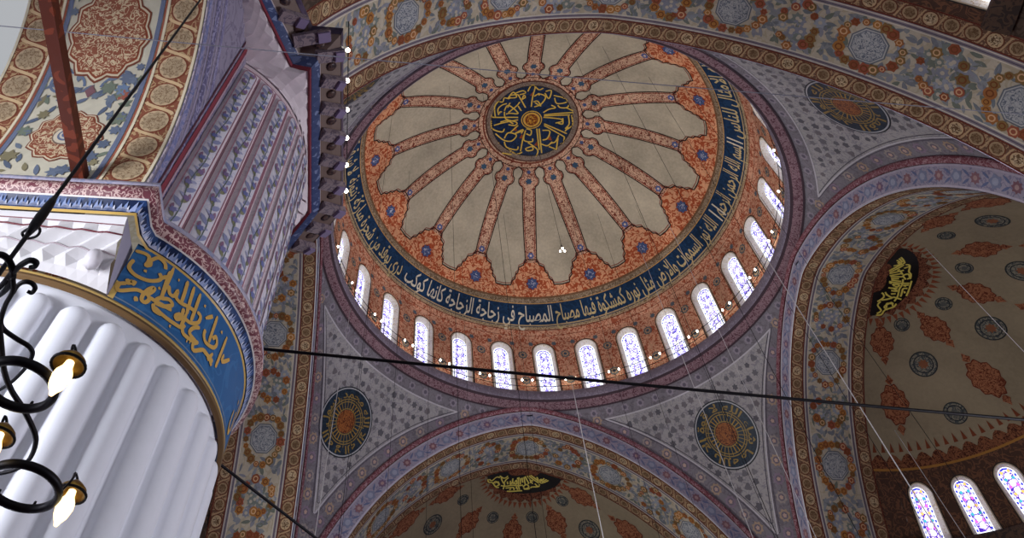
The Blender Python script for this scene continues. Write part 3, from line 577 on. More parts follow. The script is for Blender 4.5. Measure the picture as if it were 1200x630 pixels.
for key, (sx, sy, lab, tc, zc) in PEND.items():
    fun = pend_f(sx, sy); f = orient(fun, (0, 0, 20)); S = Surf(f)
    zs = np.linspace(ZLOW, ZAP, 44); S.grid(np.linspace(0, 1, 61), zs, K('#85818a', '#757079', 2.4, .03))
    BRD = 1.0; z_in = np.array([z for z in np.linspace(ZLOW, 26.45, 50) if pend_len(z) > 2 * BRD + .05])
    tb = np.array([BRD / pend_len(z) for z in z_in]); kf = K('#adabad', '#94929a', 3.4, .035)
    S.strip(tb, z_in, 1 - tb, z_in, 40, kf, 1)
    ou = np.concatenate([tb, 1 - tb[::-1]]); ov = np.concatenate([z_in, z_in[::-1]])
    S.line(ou, ov, .07, K('#c9c7cf'), 6, closed=True, step=.15); 
    tb2 = np.array([(BRD + .16) / pend_len(z) for z in z_in]); ok = tb2 < .49
    S.line(np.concatenate([tb2[ok], 1 - tb2[ok][::-1]]), np.concatenate([z_in[ok], z_in[ok][::-1]]), .035, K('#56525e'), 4, closed=True)
    tb3 = np.array([(BRD - .12) / pend_len(z) for z in z_in]); S.line(np.concatenate([tb3, 1 - tb3[::-1]]), np.concatenate([z_in, z_in[::-1]]), .03, K('#5d5866'), 4, closed=True)
    for i, z in enumerate(np.arange(ZLOW + 1.2, 26.9, .62)):                       # rosettes along the border
        L = pend_len(z)
        for t in (BRD * .5 / L, 1 - BRD * .5 / L):
            c = ['#a39a96', '#8f7f92', '#b09a86'][i % 3]; S.shape(t, z, poly(16, .25, 8, .14), K(c), 2); S.shape(t, z, circ(.16, 10), K('#77707f'), 3); S.shape(t, z, poly(10, .09, 5, .2), K('#c3a89c'), 4)
    Lr = pend_len(26.8)
    for i in range(int(Lr / .9)):
        t = (i + .5) * .9 / Lr; S.shape(t, 26.75, poly(14, .2, 7, .15), K('#9a93a0'), 2); S.shape(t, 26.75, circ(.1, 8), K('#6a6474'), 3)
    for z in np.arange(ZLOW + 2, 26.4, .42):                                       # grey blossoms in the field
        L = pend_len(z); 
        for j in range(int((L - 2 * BRD - .3) / .46)):
            t = (BRD + .36 + j * .46 + RNG.uniform(-.07, .07)) / L
            if t < 1 - (BRD + .2) / L: S.shape(t, z + RNG.uniform(-.08, .08), poly(12, RNG.uniform(.11, .17), RNG.choice([3, 5, 6]), .22), K(RNG.choice(['#74737a', '#66656d', '#828187', '#7a767c'])), 2, rot=RNG.random() * 6)
    pobj = make(S, 'pendentive', PLASTER); tag(pobj, lab, 'vault', kind='structure')
    # roundel
    R = Surf(f); R0 = 1.62
    kn = K('#1a2a3c', '#263a4c', 3, .04)
    R.shape(tc, zc, circ(R0, 56), K('#20262e'), 3, rings=5); R.shape(tc, zc, circ(R0 * .965, 56), K('#b9bcc2'), 4, rings=5); R.shape(tc, zc, circ(R0 * .93, 56), kn, 5, rings=5)
    g = K('#9a8145'); g2 = K('#b08a3c')
    for q in (.36, .56, .63): R.rline(tc, zc, circ(R0 * q, 48), .045, g, 7, closed=True, step=9)
    for i in range(28):
        a_ = 2 * PI * i / 28; r1 = .56 if i % 7 in (0, 1, 2) else (.72 if i % 2 else .62); r0 = .34
        R.rline(tc, zc, [(R0 * r0 * math.cos(a_), R0 * r0 * math.sin(a_)), (R0 * r1 * math.cos(a_), R0 * r1 * math.sin(a_))], .05 if i % 7 in (0, 1, 2) else .035, g2 if i % 7 in (0, 1, 2) else g, 7)
    R.shape(tc, zc, circ(R0 * .33, 28), K('#a0602e', '#5e2812', 7, .05), 8)
    V, F, w = letters(TXT[key], .015); hh = V[:, 1] / V[:, 1].max()
    rr_ = R0 * (.68 + .22 * hh); an = PI / 2 - (V[:, 0] - .5) * 2 * PI * .97
    flip = 1 if sx * sy > 0 else -1
    R.add(R.pos(*R.loc(tc, zc, np.stack([flip * rr_ * np.cos(an), rr_ * np.sin(an)], 1)), 7 * LAY), F, g)
    org = R.pos(np.array([tc]), np.array([zc]))[0] + np.array((0, 0, EYE))
    ro = make(R, 'calligraphy_roundel', GOLDP, origin=tuple(org)); tag(ro, ROUND_LAB[key], 'script disc')

# ---- half domes
HD_LAB = {'far': 'beige half dome behind the far arch with rust and grey medallions', 'right': 'dim half dome behind the right arch with rust and grey medallions',
          'near': 'half dome behind the overhead arch, a corner showing at the top right', 'left': 'half dome behind the left arch'}
CART_LAB = {'far': 'black crescent panel of yellow script at the tip of the far arch', 'right': 'black crescent panel of yellow script inside the right arch', 'near': 'black script panel behind the overhead arch', 'left': 'black script panel behind the left arch'}
BASE_HD = K('#968a72')
for n, sd in SIDES.items():
    def fun(ph, s, sd=sd):
        x, z = aprof(s); return sd(x * np.cos(ph), A + D + x * np.sin(ph), z)
    ctr = sd(np.array(0.), np.array(A + D), np.array(ZS)); f0 = orient(fun, ctr)
    flipu = -1 if n in ('near', 'right') else 1
    f = f0; S = Surf(f); fb = K('#6e4a36', '#8f5a3c', 3.2, .09)
    PHI = np.linspace(0, PI, 121); S.grid(PHI, np.linspace(.03, 9.35, 30), BASE_HD)
    R_ = lambda s: max(float(aprof(np.array([s]))[0][0]), .15)
    skew = lambda ph, k: k * (ph - PI / 2)
    sgn = 1.0
    rust = K('#a26b4c', '#6a3422', 6, .05); rd = K('#6a2f1e')
    def medal(ph, s, w, h, lay=2, pend=True):
        pts = [(w * (1 + .08 * math.cos(10 * a)) * math.cos(a), h * (1 + .08 * math.cos(10 * a)) * math.sin(a) * (1 + .12 * abs(math.sin(a)) ** 6)) for a in np.arange(40) * 2 * PI / 40]
        S.shape(ph, s, [(x * 1.07, y * 1.07) for x, y in pts], rd, lay); S.shape(ph, s, pts, rust, lay + 1)
        if pend:
            for q in (-1, 1):
                e = h * 1.42 * q; pp = [(0, .3 * q), (.12, .08 * q), (.2, 0), (.1, -.14 * q), (0, -.22 * q), (-.1, -.14 * q), (-.2, 0), (-.12, .08 * q)]
                S.shape(ph, s + e / 1.0 / 1.0, [(x, y) for x, y in pp], rust, lay + 1)
    def disc(ph, s, r, lay=2):
        S.shape(ph, s, circ(r, 24), K('#33383a'), lay); S.shape(ph, s, circ(r * .9, 24), K('#8a8676', '#4a5052', 5.5, .06), lay + 1)
        S.rline(ph, s, circ(r * .68, 20), .05, K('#31363a'), lay + 2, closed=True)
        S.shape(ph, s, poly(16, r * .34, 8, .2), K('#8a5a40' if r > .5 else '#5c5f5c'), lay + 2)
    for k in range(5):
        ph = .24 + .705 * k
        medal(ph, 4.1 + skew(ph, .42), .52, .62); medal(ph, 6.95 + skew(ph, .3), .6, .78)
    for k in range(4):
        ph = .6 + .72 * k
        disc(ph, 3.35 + skew(ph, .42), .36); disc(ph, 5.45 + skew(ph, .4), .62)
        disc(.62 + .7 * k, 7.7 + skew(ph, .2), .5)
    # script crescent fringe
    q = np.linspace(0, PI, 49); ss = 1.95 + .12 * np.cos(24 * q) + .28; S.strip(q, np.full(49, .05), q, ss, 8, K('#86553e', '#4a2418', 6, .05), 2)
    for k in range(25):
        a0 = PI * (k + .5) / 25; S.shape(a0, 2.42, [(-.11, -.1), (.11, -.1), (0, .28)], K('#8a4c32'), 3)
    # fringe above the windows
    q = np.linspace(0, PI, 141); S.strip(q, np.full(141, 9.35), q, 9.0 - .3 * np.abs(np.sin(np.arange(141) * PI / 4)), 3, K('#86553a', '#4a261a', 6, .05), 2)
    for k in range(56): S.shape(PI * (k + .5) / 56, 8.5, [(-.1, .12), (.1, .12), (0, -.3)], K('#7a4028'), 3)
    S.line(q, np.full(141, 9.35), .1, K('#a5763a'), 4, step=9)
    # window zone
    SB, ST, SM = 12.25, 9.95, 11.0; RM = R_(SM); NB = 14; bwid = PI / NB / 2 * RM
    fk = K('#4e382e', '#74503c', 3.2, .045)
    hb = .5 if n == 'near' else 0.0                                               # the window ring starts half a bay later on this side
    for k in range(NB + (1 if hb == 0 else 0)):
        pc = (k + hb) * PI / NB
        uv = lambda a, b, pc=pc: (pc + a / RM, -b)
        if hb or 0 < k < NB:
            bay(S, uv, bwid, -SB, -9.35, .53, -ST, fk)
        else:
            e = (0, bwid) if k == 0 else (-bwid, 0)
            S.strip(*uv(np.array(e), np.array((-9.35, -9.35))), *uv(np.array(e), np.array((-SB, -SB))), 6, fk)
    S.grid(PHI, [12.25, 12.4, 12.7], K('#4a3c36', '#2c2420', 4, .08), 0); S.grid(PHI, np.linspace(12.7, 18.0, 9), K('#5a4a40', '#463830', 2, .08))
    hd = make(S, 'half_dome', PLASTER); tag(hd, HD_LAB[n], 'half dome', kind='structure')
    # ledge under the windows
    g = Geo(); prof = [(R_(12.3) + .02, 0.0), (R_(12.3) - .35, .0), (R_(12.3) - .4, -.2), (R_(12.3) - .1, -.45), (R_(12.3) + .1, -.6)]
    z0 = float(aprof(np.array([12.3]))[1][0]); c = sd(np.array(0.), np.array(A + D), np.array(z0))
    base = {'far': 0, 'near': PI, 'right': -PI / 2, 'left': PI / 2}[n]
    g.lathe(prof, c, K('#3e3430', '#5a463a', 4, .08), 60, a0=base, a1=base + PI); led = make(g, 'window_ledge', PLASTER, hd)
    vis = range(0 if hb else 1, NB)
    for k in vis:
        pc = (k + hb) * PI / NB
        lab = 'stained window low in the %s half dome, out of sight' % n if n in ('far', 'left') or (n == 'right' and k > 6) or (n == 'near' and k > 2) else '%s stained glass window from the arch, low in the right half dome' % ordn[k - 1] if n == 'right' else 'white edged stained window at the upper right corner, above the overhead arch' if k == 0 else '%s window of the half dome behind the overhead arch' % ordn[k]
        window(lab, f, (lambda a, b, pc=pc: (pc + a / RM, -b)), -SB, .53, -ST, GLASS_H, .10 if hb else .22, 1)
    if n in ('left', 'near'): continue
    # script panel
    C = Surf(f)
    qa = np.linspace(.03, PI - .03, 61); inner = .42 + .5 * np.abs(np.cos(qa)) ** 2; outer = 1.72 + .45 * np.abs(np.cos(qa)) ** 3
    C.strip(qa, inner, qa, outer, 8, K('#14120f'), 4)
    for st in TRACE_CART:
        st = smooth(st, 4) if len(st) > 2 else np.array(st, float); st[:, 0] = PI - st[:, 0] if flipu < 0 else st[:, 0]; C.line(st[:, 0], st[:, 1] * .96, .08, K('#e6d768'), 6, step=.15)
    org = C.pos(np.array([PI / 2]), np.array([1.2]))[0] + np.array((0, 0, EYE))
    co_ = make(C, 'script_panel', GOLDP, origin=tuple(org)); tag(co_, CART_LAB[n], 'script panel')
# ================================================================= the great pier at the left
PX, PY = -12.16, -13.95
PC = (PX, PY, 0)
def f_cyl(rad):
    def f(a, z):
        r = rad(z) if callable(rad) else rad; r = r + 0 * a
        return np.stack([PX + r * np.cos(a), PY + r * np.sin(a), z], -1), np.stack([np.cos(a), np.sin(a), 0 * a], -1)
    return f
pier = empty('pier', (PX, PY, 0)); tag(pier, 'giant round pier at the left, fluted white below and painted flutes above', 'pier', kind='structure')
PO = tuple(pier.location)
NF = 36; FP = 2 * PI / NF; F0 = math.radians(-42.0)                 # flute centres
# fluted white shaft with rounded flute heads
ZT = 5.83; hw = .178
g = Geo(); na = NF * 14; an = F0 + np.arange(na) * 2 * PI / na
zz = np.concatenate([np.linspace(-1.6, ZT - hw - .02, 10), ZT - hw + hw * np.sin(np.linspace(0, PI / 2, 12)), [ZT + .02, 5.98]])
x = ((an - F0 + FP / 2) % FP - FP / 2) * 2.5
def bulge(z):
    w = hw if z <= ZT - hw else hw * math.sqrt(max(0, 1 - ((z - ZT + hw) / hw) ** 2)) if z < ZT else 0
    if w < 1e-3: return np.zeros_like(x)
    return .115 * np.sqrt(np.clip(1 - (x / w) ** 2, 0, 1)) * min(1, (w / hw) ** .7)
V = np.concatenate([np.stack([PX + (2.46 + bulge(z)) * np.cos(an), PY + (2.46 + bulge(z)) * np.sin(an), np.full(na, z)], 1) for z in zz])
g.add(V, [(i * na + k, i * na + (k + 1) % na, (i + 1) * na + (k + 1) % na, (i + 1) * na + k) for i in range(len(zz) - 1) for k in range(na)], K('#e0e3ee'))
make(g, 'fluted_shaft', MARBLE, pier, PO)['label'] = 'white fluted lower shaft'
g = Geo(); kb = K('#6a5236'); kg = K('#b79a5c')
g.lathe([(2.5, 5.945), (2.555, 5.955), (2.572, 5.97), (2.565, 5.985), (2.555, 5.99), (2.567, 6.0), (2.567, 6.03), (2.55, 6.045)], PC, [kb, kb, K('#4a3626'), K('#2e2420'), kb, kg, kg], 120)
make(g, 'neck_ring', GLOSS, pier, PO)['label'] = 'thin brown and gold ring moulding'
# inscription band
B = Surf(f_cyl(lambda z: 2.555 + (z - 6.05) * .04)); A0, A1 = math.radians(-58), math.radians(75)
B.grid(np.linspace(A0, A1, 61), np.linspace(6.05, 6.93, 5), K('#295c90', '#33689c', 2.2, .03))
B.grid([A0, A0 + .028], [6.05, 6.3], K('#c8a860'), 1)
for e in (6.09,): B.line([A0, A1], [e, e], .02, K('#6d7f98'), 1, step=.15)
for st in TRACE_PAN:
    st = smooth(st, 4) if len(st) > 2 else np.array(st, float)
    if len(st) > 1:
        w = .052 if len(st) > 2 else .06
        B.line(np.radians(st[:, 0]), st[:, 1], [w * .5] + [w] * max(1, len(st) - 2) + [w * .75], K('#c79f55'), 2, step=.06)
V, F, w = letters('فيه رجال يحبون ان', .01); B.add(B.pos(np.radians(2 + 60 * V[:, 0]), 6.3 + V[:, 1] / V[:, 1].max() * .5, 2 * LAY), F, K('#c79f55'))
make(B, 'inscription_band', GLOSS, pier, PO)['label'] = 'deep blue band with gold script'
# leaf border, roll and lip, running round the shaft and along the square block on the gallery side
TH1, TH0 = math.radians(-57.6), math.radians(200)
BX, BY = -10.60, -16.78                                             # outer corner of the block's lip
PROF = [(.04, 6.90), (.06, 6.93), (.14, 7.08), (.16, 7.09), (.17, 7.10), (.22, 7.12), (.245, 7.19), (.225, 7.27), (.19, 7.285), (.215, 7.30), (.215, 7.36), (.10, 7.42), (-.1, 7.42)]
def rim_path():
    """plan of the rim as points with outward directions: along the block, round its corner, then round the shaft"""
    pts = [((x, BY + .215), (0, -1)) for x in np.linspace(-15.2, BX - .215, 16)]
    pts[-1] = ((BX - .215, BY + .215), (1, -1))
    a = np.linspace(math.radians(-55.2), math.radians(110), 60)
    y_hit = PY + 2.545 * math.sin(a[0]); x_hit = PX + 2.545 * math.cos(a[0])
    pts.append(((BX - .215, (BY + .215 + y_hit) / 2), (1, 0))); 
    for q in a: pts.append(((PX + 2.545 * math.cos(q), PY + 2.545 * math.sin(q)), (math.cos(q), math.sin(q))))
    return pts
RIM = rim_path()
def rim_strip(i0, i1, colf):
    g = Geo(); n = i1 - i0 + 1
    V = [(p[0] + d[0] * o, p[1] + d[1] * o, z) for p, d in RIM for o, z in PROF[i0:i1 + 1]]
    F = []; C = []
    for i in range(len(RIM) - 1):
        for j in range(n - 1): F.append((i * n + j, (i + 1) * n + j, (i + 1) * n + j + 1, i * n + j + 1)); C.append(colf(i, j))
    g.add(V, F, C); return g
g = rim_strip(0, 3, lambda i, j: K('#c8a65c') if j == 0 else K('#1c2c50', '#2b4677', 3, .06) if j == 1 else K('#d8d4d2'))
# pale leaf tips rising into the navy border
def rim_at(t):
    P = np.array([p for p, d in RIM]); L = np.concatenate([[0], np.cumsum(np.linalg.norm(np.diff(P, axis=0), axis=1))])
    dd = np.array([d for p, d in RIM], float); return [np.interp(t, L, P[:, 0]), np.interp(t, L, P[:, 1])], [np.interp(t, L, dd[:, 0]), np.interp(t, L, dd[:, 1])], L[-1]
LT = rim_at(0)[2]
for i in range(int(LT / .13)):
    t0 = i * .13
    for (ta, tb, tip, c) in ((t0 - .02, t0 + .15, .05, '#aeb3cc'), (t0, t0 + .07, .09 + .03 * (i % 3 == 0), '#8d9cc4'), (t0 + .05, t0 + .11, .12, '#6278ac' if i % 2 else '#7d90bc'), (t0 + .09, t0 + .13, .07, '#c4c8da')):
        vv = []
        for t, k in ((ta, .0), (tb, .0), ((ta + tb) / 2, tip)):
            (px, py), (dx, dy), _ = rim_at(t); o = .066 + k * .53; z = 6.935 + k; vv.append((px + dx * (o + .012), py + dy * (o + .012), z - .004))
        g.add(vv, [(0, 1, 2)], K(c))
make(g, 'leaf_border', GLOSS, pier, PO)['label'] = 'navy border with pale painted leaves'
g = rim_strip(3, 8, lambda i, j: K('#73424c', '#c4a8a4', 11, .05)); make(g, 'roll_moulding', GLOSS, pier, PO)['label'] = 'dark red roll with a pale scroll'
g = rim_strip(8, 12, lambda i, j: K('#a5a1b6', '#8d92b0', 5, .03)); make(g, 'rim_lip', GLOSS, pier, PO)
# white faceted block under the rim on the gallery side
g = Geo(); nx = 26; rows = 7
top = [(x, BY + .20) for x in np.linspace(-14.8, BX - .26, nx)]
ab = np.linspace(math.radians(-123), math.radians(-58.4), nx); bot = [(PX + 2.57 * math.cos(q), PY + 2.57 * math.sin(q)) for q in ab]
V = []; wave = lambda i, r: (.035 if (i + r) % 2 else -.02) * (1 if 1 < r < 6 else 0) * (1.5 if i > 15 else .6)
for r in range(rows + 1):
    t = r / rows
    for i in range(nx):
        e = t ** .7; V.append((bot[i][0] + (top[i][0] - bot[i][0]) * e, bot[i][1] + (top[i][1] - bot[i][1]) * e - wave(i, r), 6.06 + (6.90 - 6.06) * t))
g.add(V, [(r * nx + i, r * nx + i + 1, (r + 1) * nx + i + 1, (r + 1) * nx + i) for r in range(rows) for i in range(nx - 1)], K('#dedde2'), False)
# return face towards the inscription, its shade put into a darker colour
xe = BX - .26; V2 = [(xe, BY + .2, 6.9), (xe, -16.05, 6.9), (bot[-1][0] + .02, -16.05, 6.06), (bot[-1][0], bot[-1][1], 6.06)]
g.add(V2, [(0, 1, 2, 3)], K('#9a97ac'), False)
def zig(r, amp, c, w, i0=0):
    pts = []
    for i in range(i0, nx):
        v = V[r * nx + i]; pts.append((v[0], v[1] - .012, v[2] + (amp if i % 2 else -amp) * (min(1, (i - i0) / 8) if amp else 0)))
    g.tube(pts, w, K(c), 5)
zig(5, .035, '#6a2c38', .011); zig(3, .02, '#a79aa2', .009); zig(6, 0, '#7a3a48', .006)
make(g, 'corbel_block', MARBLE, pier, PO)['label'] = 'white faceted corbel block with dark red zigzag lines'
g = Geo(); g.lathe([(0, -.12), (.085, -.11), (.11, -.05), (.10, .03), (.06, .1), (0, .11)], (-11.0, -16.47, 6.27), K('#cfccd4'), 6)
make(g, 'corbel_boss', MARBLE, pier, PO)
# painted flutes above
ZTOP = 12.5
rad_u = lambda z: 2.52 - (z - 7.4) * .012
UA0, UA1 = math.radians(-62.5), math.radians(75)
def f_up(a, z):
    xx = ((a - F0U + FP / 2) % FP - FP / 2) / FP * 2                       # -1..1 inside one flute
    r = rad_u(z) + .10 * np.sqrt(np.clip(1 - (np.abs(xx) / .80) ** 2, 0, 1)) * np.clip((ZTOP - .22 - z) / .2, 0, 1) ** .5
    return np.stack([PX + r * np.cos(a), PY + r * np.sin(a), z], -1), np.stack([np.cos(a), np.sin(a), 0 * a], -1)
F0U = math.radians(-43.6)
U = Surf(f_up); aa = np.arange(UA0, UA1 + .001, FP / 12)
U.grid(aa, np.concatenate([np.linspace(7.38, 12.0, 24), np.linspace(12.1, ZTOP + .05, 7)]), K('#d6c9d1', '#c9bac6', 3, .02))
for k in range(-3, 13):
    c = F0U + k * FP
    if not (UA0 + .05 < c < UA1 - .05): continue
    h_ = .62 * FP / 2; zt = ZTOP - .30
    q = np.linspace(PI, 0, 11); ol = [(c - h_, 7.42)] + [(c + h_ * math.cos(x_), zt - .16 + .16 * math.sin(x_)) for x_ in q] + [(c + h_, 7.42)]
    zl = np.linspace(7.42, zt - .16, 28); U.strip(np.full(28, c - h_), zl, np.full(28, c + h_), zl, 4, K('#cfccd8', '#bfbfd2', 5, .03), 1)
    qa = np.linspace(0, PI / 2, 7); zq = zt - .16 + .16 * np.sin(qa); hq = h_ * np.cos(qa); U.strip(c - hq, zq, c + hq, zq, 4, K('#cfccd8', '#bfbfd2', 5, .03), 1)
    U.line([p[0] for p in ol], [p[1] for p in ol], .022, K('#96707e'), 2, step=.2)
    for sg in (-1, 1):
        U.line([c + sg * FP * .42] * 2, [7.42, zt - .1], .03, K('#e0ced4'), 2, step=.3); U.line([c + sg * FP * .47] * 2, [7.42, zt + .1], .016, K('#a0687a'), 2, step=.3)
    z = 7.6; side_ = 1
    while z < zt - .3:                                                     # climbing sprays of flowers
        for (dx, dz, L, w_, cc, ro) in ((.05, .0, .24, .085, '#8a8fb2', .9), (-.05, .08, .2, .07, '#85856a', 2.1), (.02, .17, .16, .06, '#9da0be', .5), (-.08, .2, .13, .06, '#8d6c86', 1.5)):
            U.shape(c + side_ * dx / 2.6, z + dz, leafpts(L, w_), K(cc), 2, rot=ro if side_ > 0 else PI - ro)
        U.shape(c - side_ * .045 / 2.6, z + .13, poly(12, .055, 6, .25), K(RNG.choice(['#6a72a4', '#7b78a6', '#7c6a90'])), 3)
        z += .33; side_ = -side_
    U.line(c + np.sin(np.arange(24) * .95) * .03 / 2.5, np.linspace(7.45, zt - .25, 24), .016, K('#5d6a60'), 2)
U.line([UA0, UA1], [ZTOP - .08] * 2, .05, K('#d9c3c8'), 1, step=.15); U.line([UA0, UA1], [ZTOP - .16] * 2, .02, K('#8c4258'), 1, step=.15)
make(U, 'painted_flutes', GLOSS, pier, PO)['label'] = 'lilac upper shaft with painted flower flutes'
# stalactite belt between the shaft and the crowning cornice
IN = [(-10.55, -10.9), (-9.75, -12.1), (-9.70, -15.72), (-10.06, -15.78), (-10.65, -17.21), (-11.15, -18.39)]
PE = [(-10.30, -10.7), (-9.50, -12.0), (-9.48, -15.94), (-9.93, -15.97), (-10.46, -17.14), (-10.95, -18.4)]
OU = [(-10.0, -10.3), (-9.05, -11.65), (-9.09, -16.32), (-9.76, -16.33), (-10.0, -16.92), (-10.54, -18.19)]
def resample(P, n):
    P = np.array(P, float); L = np.concatenate([[0], np.cumsum(np.linalg.norm(np.diff(P, axis=0), axis=1))]); t = np.linspace(0, L[-1], n)
    return np.stack([np.interp(t, L, P[:, k]) for k in range(P.shape[1])], 1)
nm = 45
low = resample([(PX + 2.5 * math.cos(q), PY + 2.5 * math.sin(q)) for q in np.linspace(math.radians(38), UA0, 30)] + [(-10.86, -16.6), (-10.86, -18.2)], nm)
hig = resample(IN, nm)
g = Geo(); tiers = 5; V = []
for r in range(tiers + 1):
    t = r / tiers
    for i in range(nm):
        b = low[i] + (hig[i] - low[i]) * (t ** 1.25); zz_ = 12.46 + .50 * t
        nrm = np.array(hig[i] - low[i]); nrm /= max(np.linalg.norm(nrm), 1e-6)
        j = (.13 if (i + r) % 2 else -.10) if 0 < r < tiers else 0
        V.append((b[0] + nrm[0] * j, b[1] + nrm[1] * j, zz_ - (.11 if (i + r) % 2 and 0 < r < tiers else 0)))
g.add(V, [f for r in range(tiers) for i in range(nm - 1) for f in ((r * nm + i, r * nm + i + 1, (r + 1) * nm + i + 1), (r * nm + i, (r + 1) * nm + i + 1, (r + 1) * nm + i))], K('#d3c9d0'), False)
make(g, 'stalactite_belt', PLASTER, pier, PO)['label'] = 'pale faceted stalactite belt'
# crowning cornice: red fillet, petal band, bracketed underside, outer fascia
def loft(levels, cols):
    g = Geo(); n = len(levels[0][0])
    V = [(p[0], p[1], z) for P, z in levels for p in P]
    F = [(j * n + i, j * n + i + 1, (j + 1) * n + i + 1, (j + 1) * n + i) for j in range(len(levels) - 1) for i in range(n - 1)]
    g.add(V, F, [c for c in cols for _ in range(n - 1)], False); return g
lerp = lambda P, Q, t: [(p[0] + (q[0] - p[0]) * t, p[1] + (q[1] - p[1]) * t) for p, q in zip(P, Q)]
g = loft([(IN, 12.94), (lerp(IN, PE, .22), 12.92), (lerp(IN, PE, .3), 13.0), (PE, 13.18), (PE, 13.24)], [K('#6e2a36'), K('#7c3440'), K('#6f7ba0', '#3a466e', 4.5, .12), K('#b9aeb4')])
dn = resample(lerp(IN, PE, .34), 40); up = resample(lerp(IN, PE, .97), 40)
for i in range(0, 39):
    m_ = (dn[i] + dn[i + 1]) / 2; g.add([(dn[i][0], dn[i][1], 13.0), (dn[i + 1][0], dn[i + 1][1], 13.0), tuple((up[i] + up[i + 1]) / 2) + (13.155,)], [(0, 1, 2)], K('#2f3c66'))
make(g, 'petal_cornice', GLOSS, pier, PO)['label'] = 'red fillet and blue petal band under the crown'
g = loft([(PE, 13.24), (lerp(PE, OU, .55), 13.42), (OU, 13.62)], [K('#6e5c56'), K('#6e5c56')])
g2 = loft([(OU, 13.60), (OU, 13.95), (IN, 13.97)], [K('#4d4560', '#39324c', 3, .08), K('#3d3746')])
make(g, 'cornice_underside', GLOSS, pier, PO); make(g2, 'cornice_fascia', GLOSS, pier, PO)
pb = resample(PE, 27); qb = resample(OU, 27)
for i in range(1, 26, 2):
    a_ = np.array((*pb[i], 13.25)); b_ = np.array((*qb[i], 13.60)); d_ = b_ - a_; L = np.linalg.norm(d_); d_ /= L; s_ = np.cross(d_, (0, 0, 1.)); s_ /= np.linalg.norm(s_); t_ = np.cross(s_, d_)
    g = Geo(); g.box((a_ + b_) / 2 - t_ * np.sign(t_[2]) * .07, (L / 2, .13, .075), K('#84767c', '#5c5260', 5, .04), (d_, s_, t_))
    g.box(a_ + d_ * L * .8 - t_ * np.sign(t_[2]) * .16, (L * .16, .11, .05), K('#7d7090'), (d_, s_, t_)); make(g, 'bracket', GLOSS, pier, PO)
for i in range(2, 26, 2):                                                    # dark rosettes between the brackets
    a_ = np.array((*pb[i], 13.25)); b_ = np.array((*qb[i], 13.60)); g = Geo(); n_ = b_ - a_; s_ = np.cross(n_, (0, 0, 1.)); t_ = np.cross(s_, n_); t_ *= -np.sign(t_[2])
    g.lathe([(.12, 0), (.12, .03), (.07, .05), (0, .055)], (a_ + b_) / 2 + np.array((0, 0, -.01)), K('#2a2028', '#54403c', 8, .1), 10, axis=t_); make(g, 'rosette', GLOSS, pier, PO)

# ================================================================= gallery arch springing from the block, and its wall
XE, XW = -10.84, -13.62; GYC, GR, GZ = -20.62, 3.92, 7.42
gal = empty('gallery_arch', ((XE + XW) / 2, GYC, GZ + EYE)); tag(gal, 'white soffit arch at top left with two rust medallions and circle borders', 'arch', kind='structure'); GO = tuple(gal.location)
def f_gal(u, v):                                                             # u: arc length from the block upwards, v: from the east edge
    a = u / GR; P = np.stack([XE - v, GYC + GR * np.cos(a), GZ + GR * np.sin(a)], -1)
    return P, np.stack([0 * a, -np.cos(a), -np.sin(a)], -1)
G = Surf(f_gal); GW = XE - XW; UM = GR * PI
G.grid(np.linspace(-.05, UM, 51), np.linspace(0, GW, 7), K('#c3beac'))
kc = K('#86513e', '#b3946f', 7, .05)
for v0, v1 in ((.03, .58), (GW - .58, GW - .03)):
    G.grid(np.linspace(-.05, UM, 62), [v0, (v0 + v1) / 2, v1], kc, 1); vm = (v0 + v1) / 2
    for e in (v0, v1): G.line([-.05, UM], [e, e], .04, K('#d9ceb4'), 3, step=.2)
    for i in range(int(UM / .5)):
        u = (i + .5) * .5; G.shape(u, vm, circ(.225, 18), K('#7c4230'), 2); G.shape(u, vm, circ(.2, 18), K('#bfa888'), 3); G.shape(u, vm, poly(20, .17, 10, .12), K('#aa967a', '#866f56', 16, .05), 4)
        t = np.linspace(-1, 1, 7); G.line(u + .25 + t * .1, vm + .22 * np.sin(t * PI / 2), .05, K('#d0b48c'), 3)
for e in (.68, GW - .68): G.line([-.05, UM], [e, e], .07, K('#68718a'), 2, step=.2)
for e in (.62, GW - .62): G.line([-.05, UM], [e, e], .03, K('#9a5a48'), 2, step=.2)
VM = GW / 2
km = K('#8d5441', '#cbb797', 12, .045)
for u, shape_, core in ((.86, poly(48, .44, 12, .06), 1), (2.75, [( .74 * math.cos(a) * (1 + .06 * math.cos(12 * a)), .56 * math.sin(a) * (1 + .06 * math.cos(12 * a))) for a in np.arange(48) * PI / 24], 0), (4.7, poly(48, .44, 12, .06), 1), (6.6, poly(48, .62, 12, .06), 0), (8.6, poly(48, .6, 12, .06), 1)):
    big = [(x * 1.1, y * 1.1) for x, y in shape_]; mid_ = [(x * 1.05, y * 1.05) for x, y in shape_]
    G.shape(u, VM, big, K('#7a4636'), 2, rings=3); G.shape(u, VM, mid_, K('#cfc2a8'), 3, rings=3); G.shape(u, VM, shape_, K('#8a4630'), 4, rings=3); G.shape(u, VM, [(x * .95, y * .95) for x, y in shape_], km, 5, rings=3)
    if core:
        for r_, c_ in ((.18, '#7a6a60'), (.16, '#cfc4b0'), (.11, '#66708c'), (.08, '#c4bfb6'), (.05, '#5d6a90')): G.shape(u, VM, circ(r_, 20), K(c_), 6 + int(r_ < .17) + int(r_ < .12) + int(r_ < .09) + int(r_ < .06))
    else:
        for q in (-1, 1): G.shape(u + q * 1.02, VM, [(.12, 0), (0, .08), (-.12, 0), (0, -.08)], K('#7d5a60'), 3)
BL = ['#646f84', '#6d7889', '#707a6c', '#7f785e', '#596478']
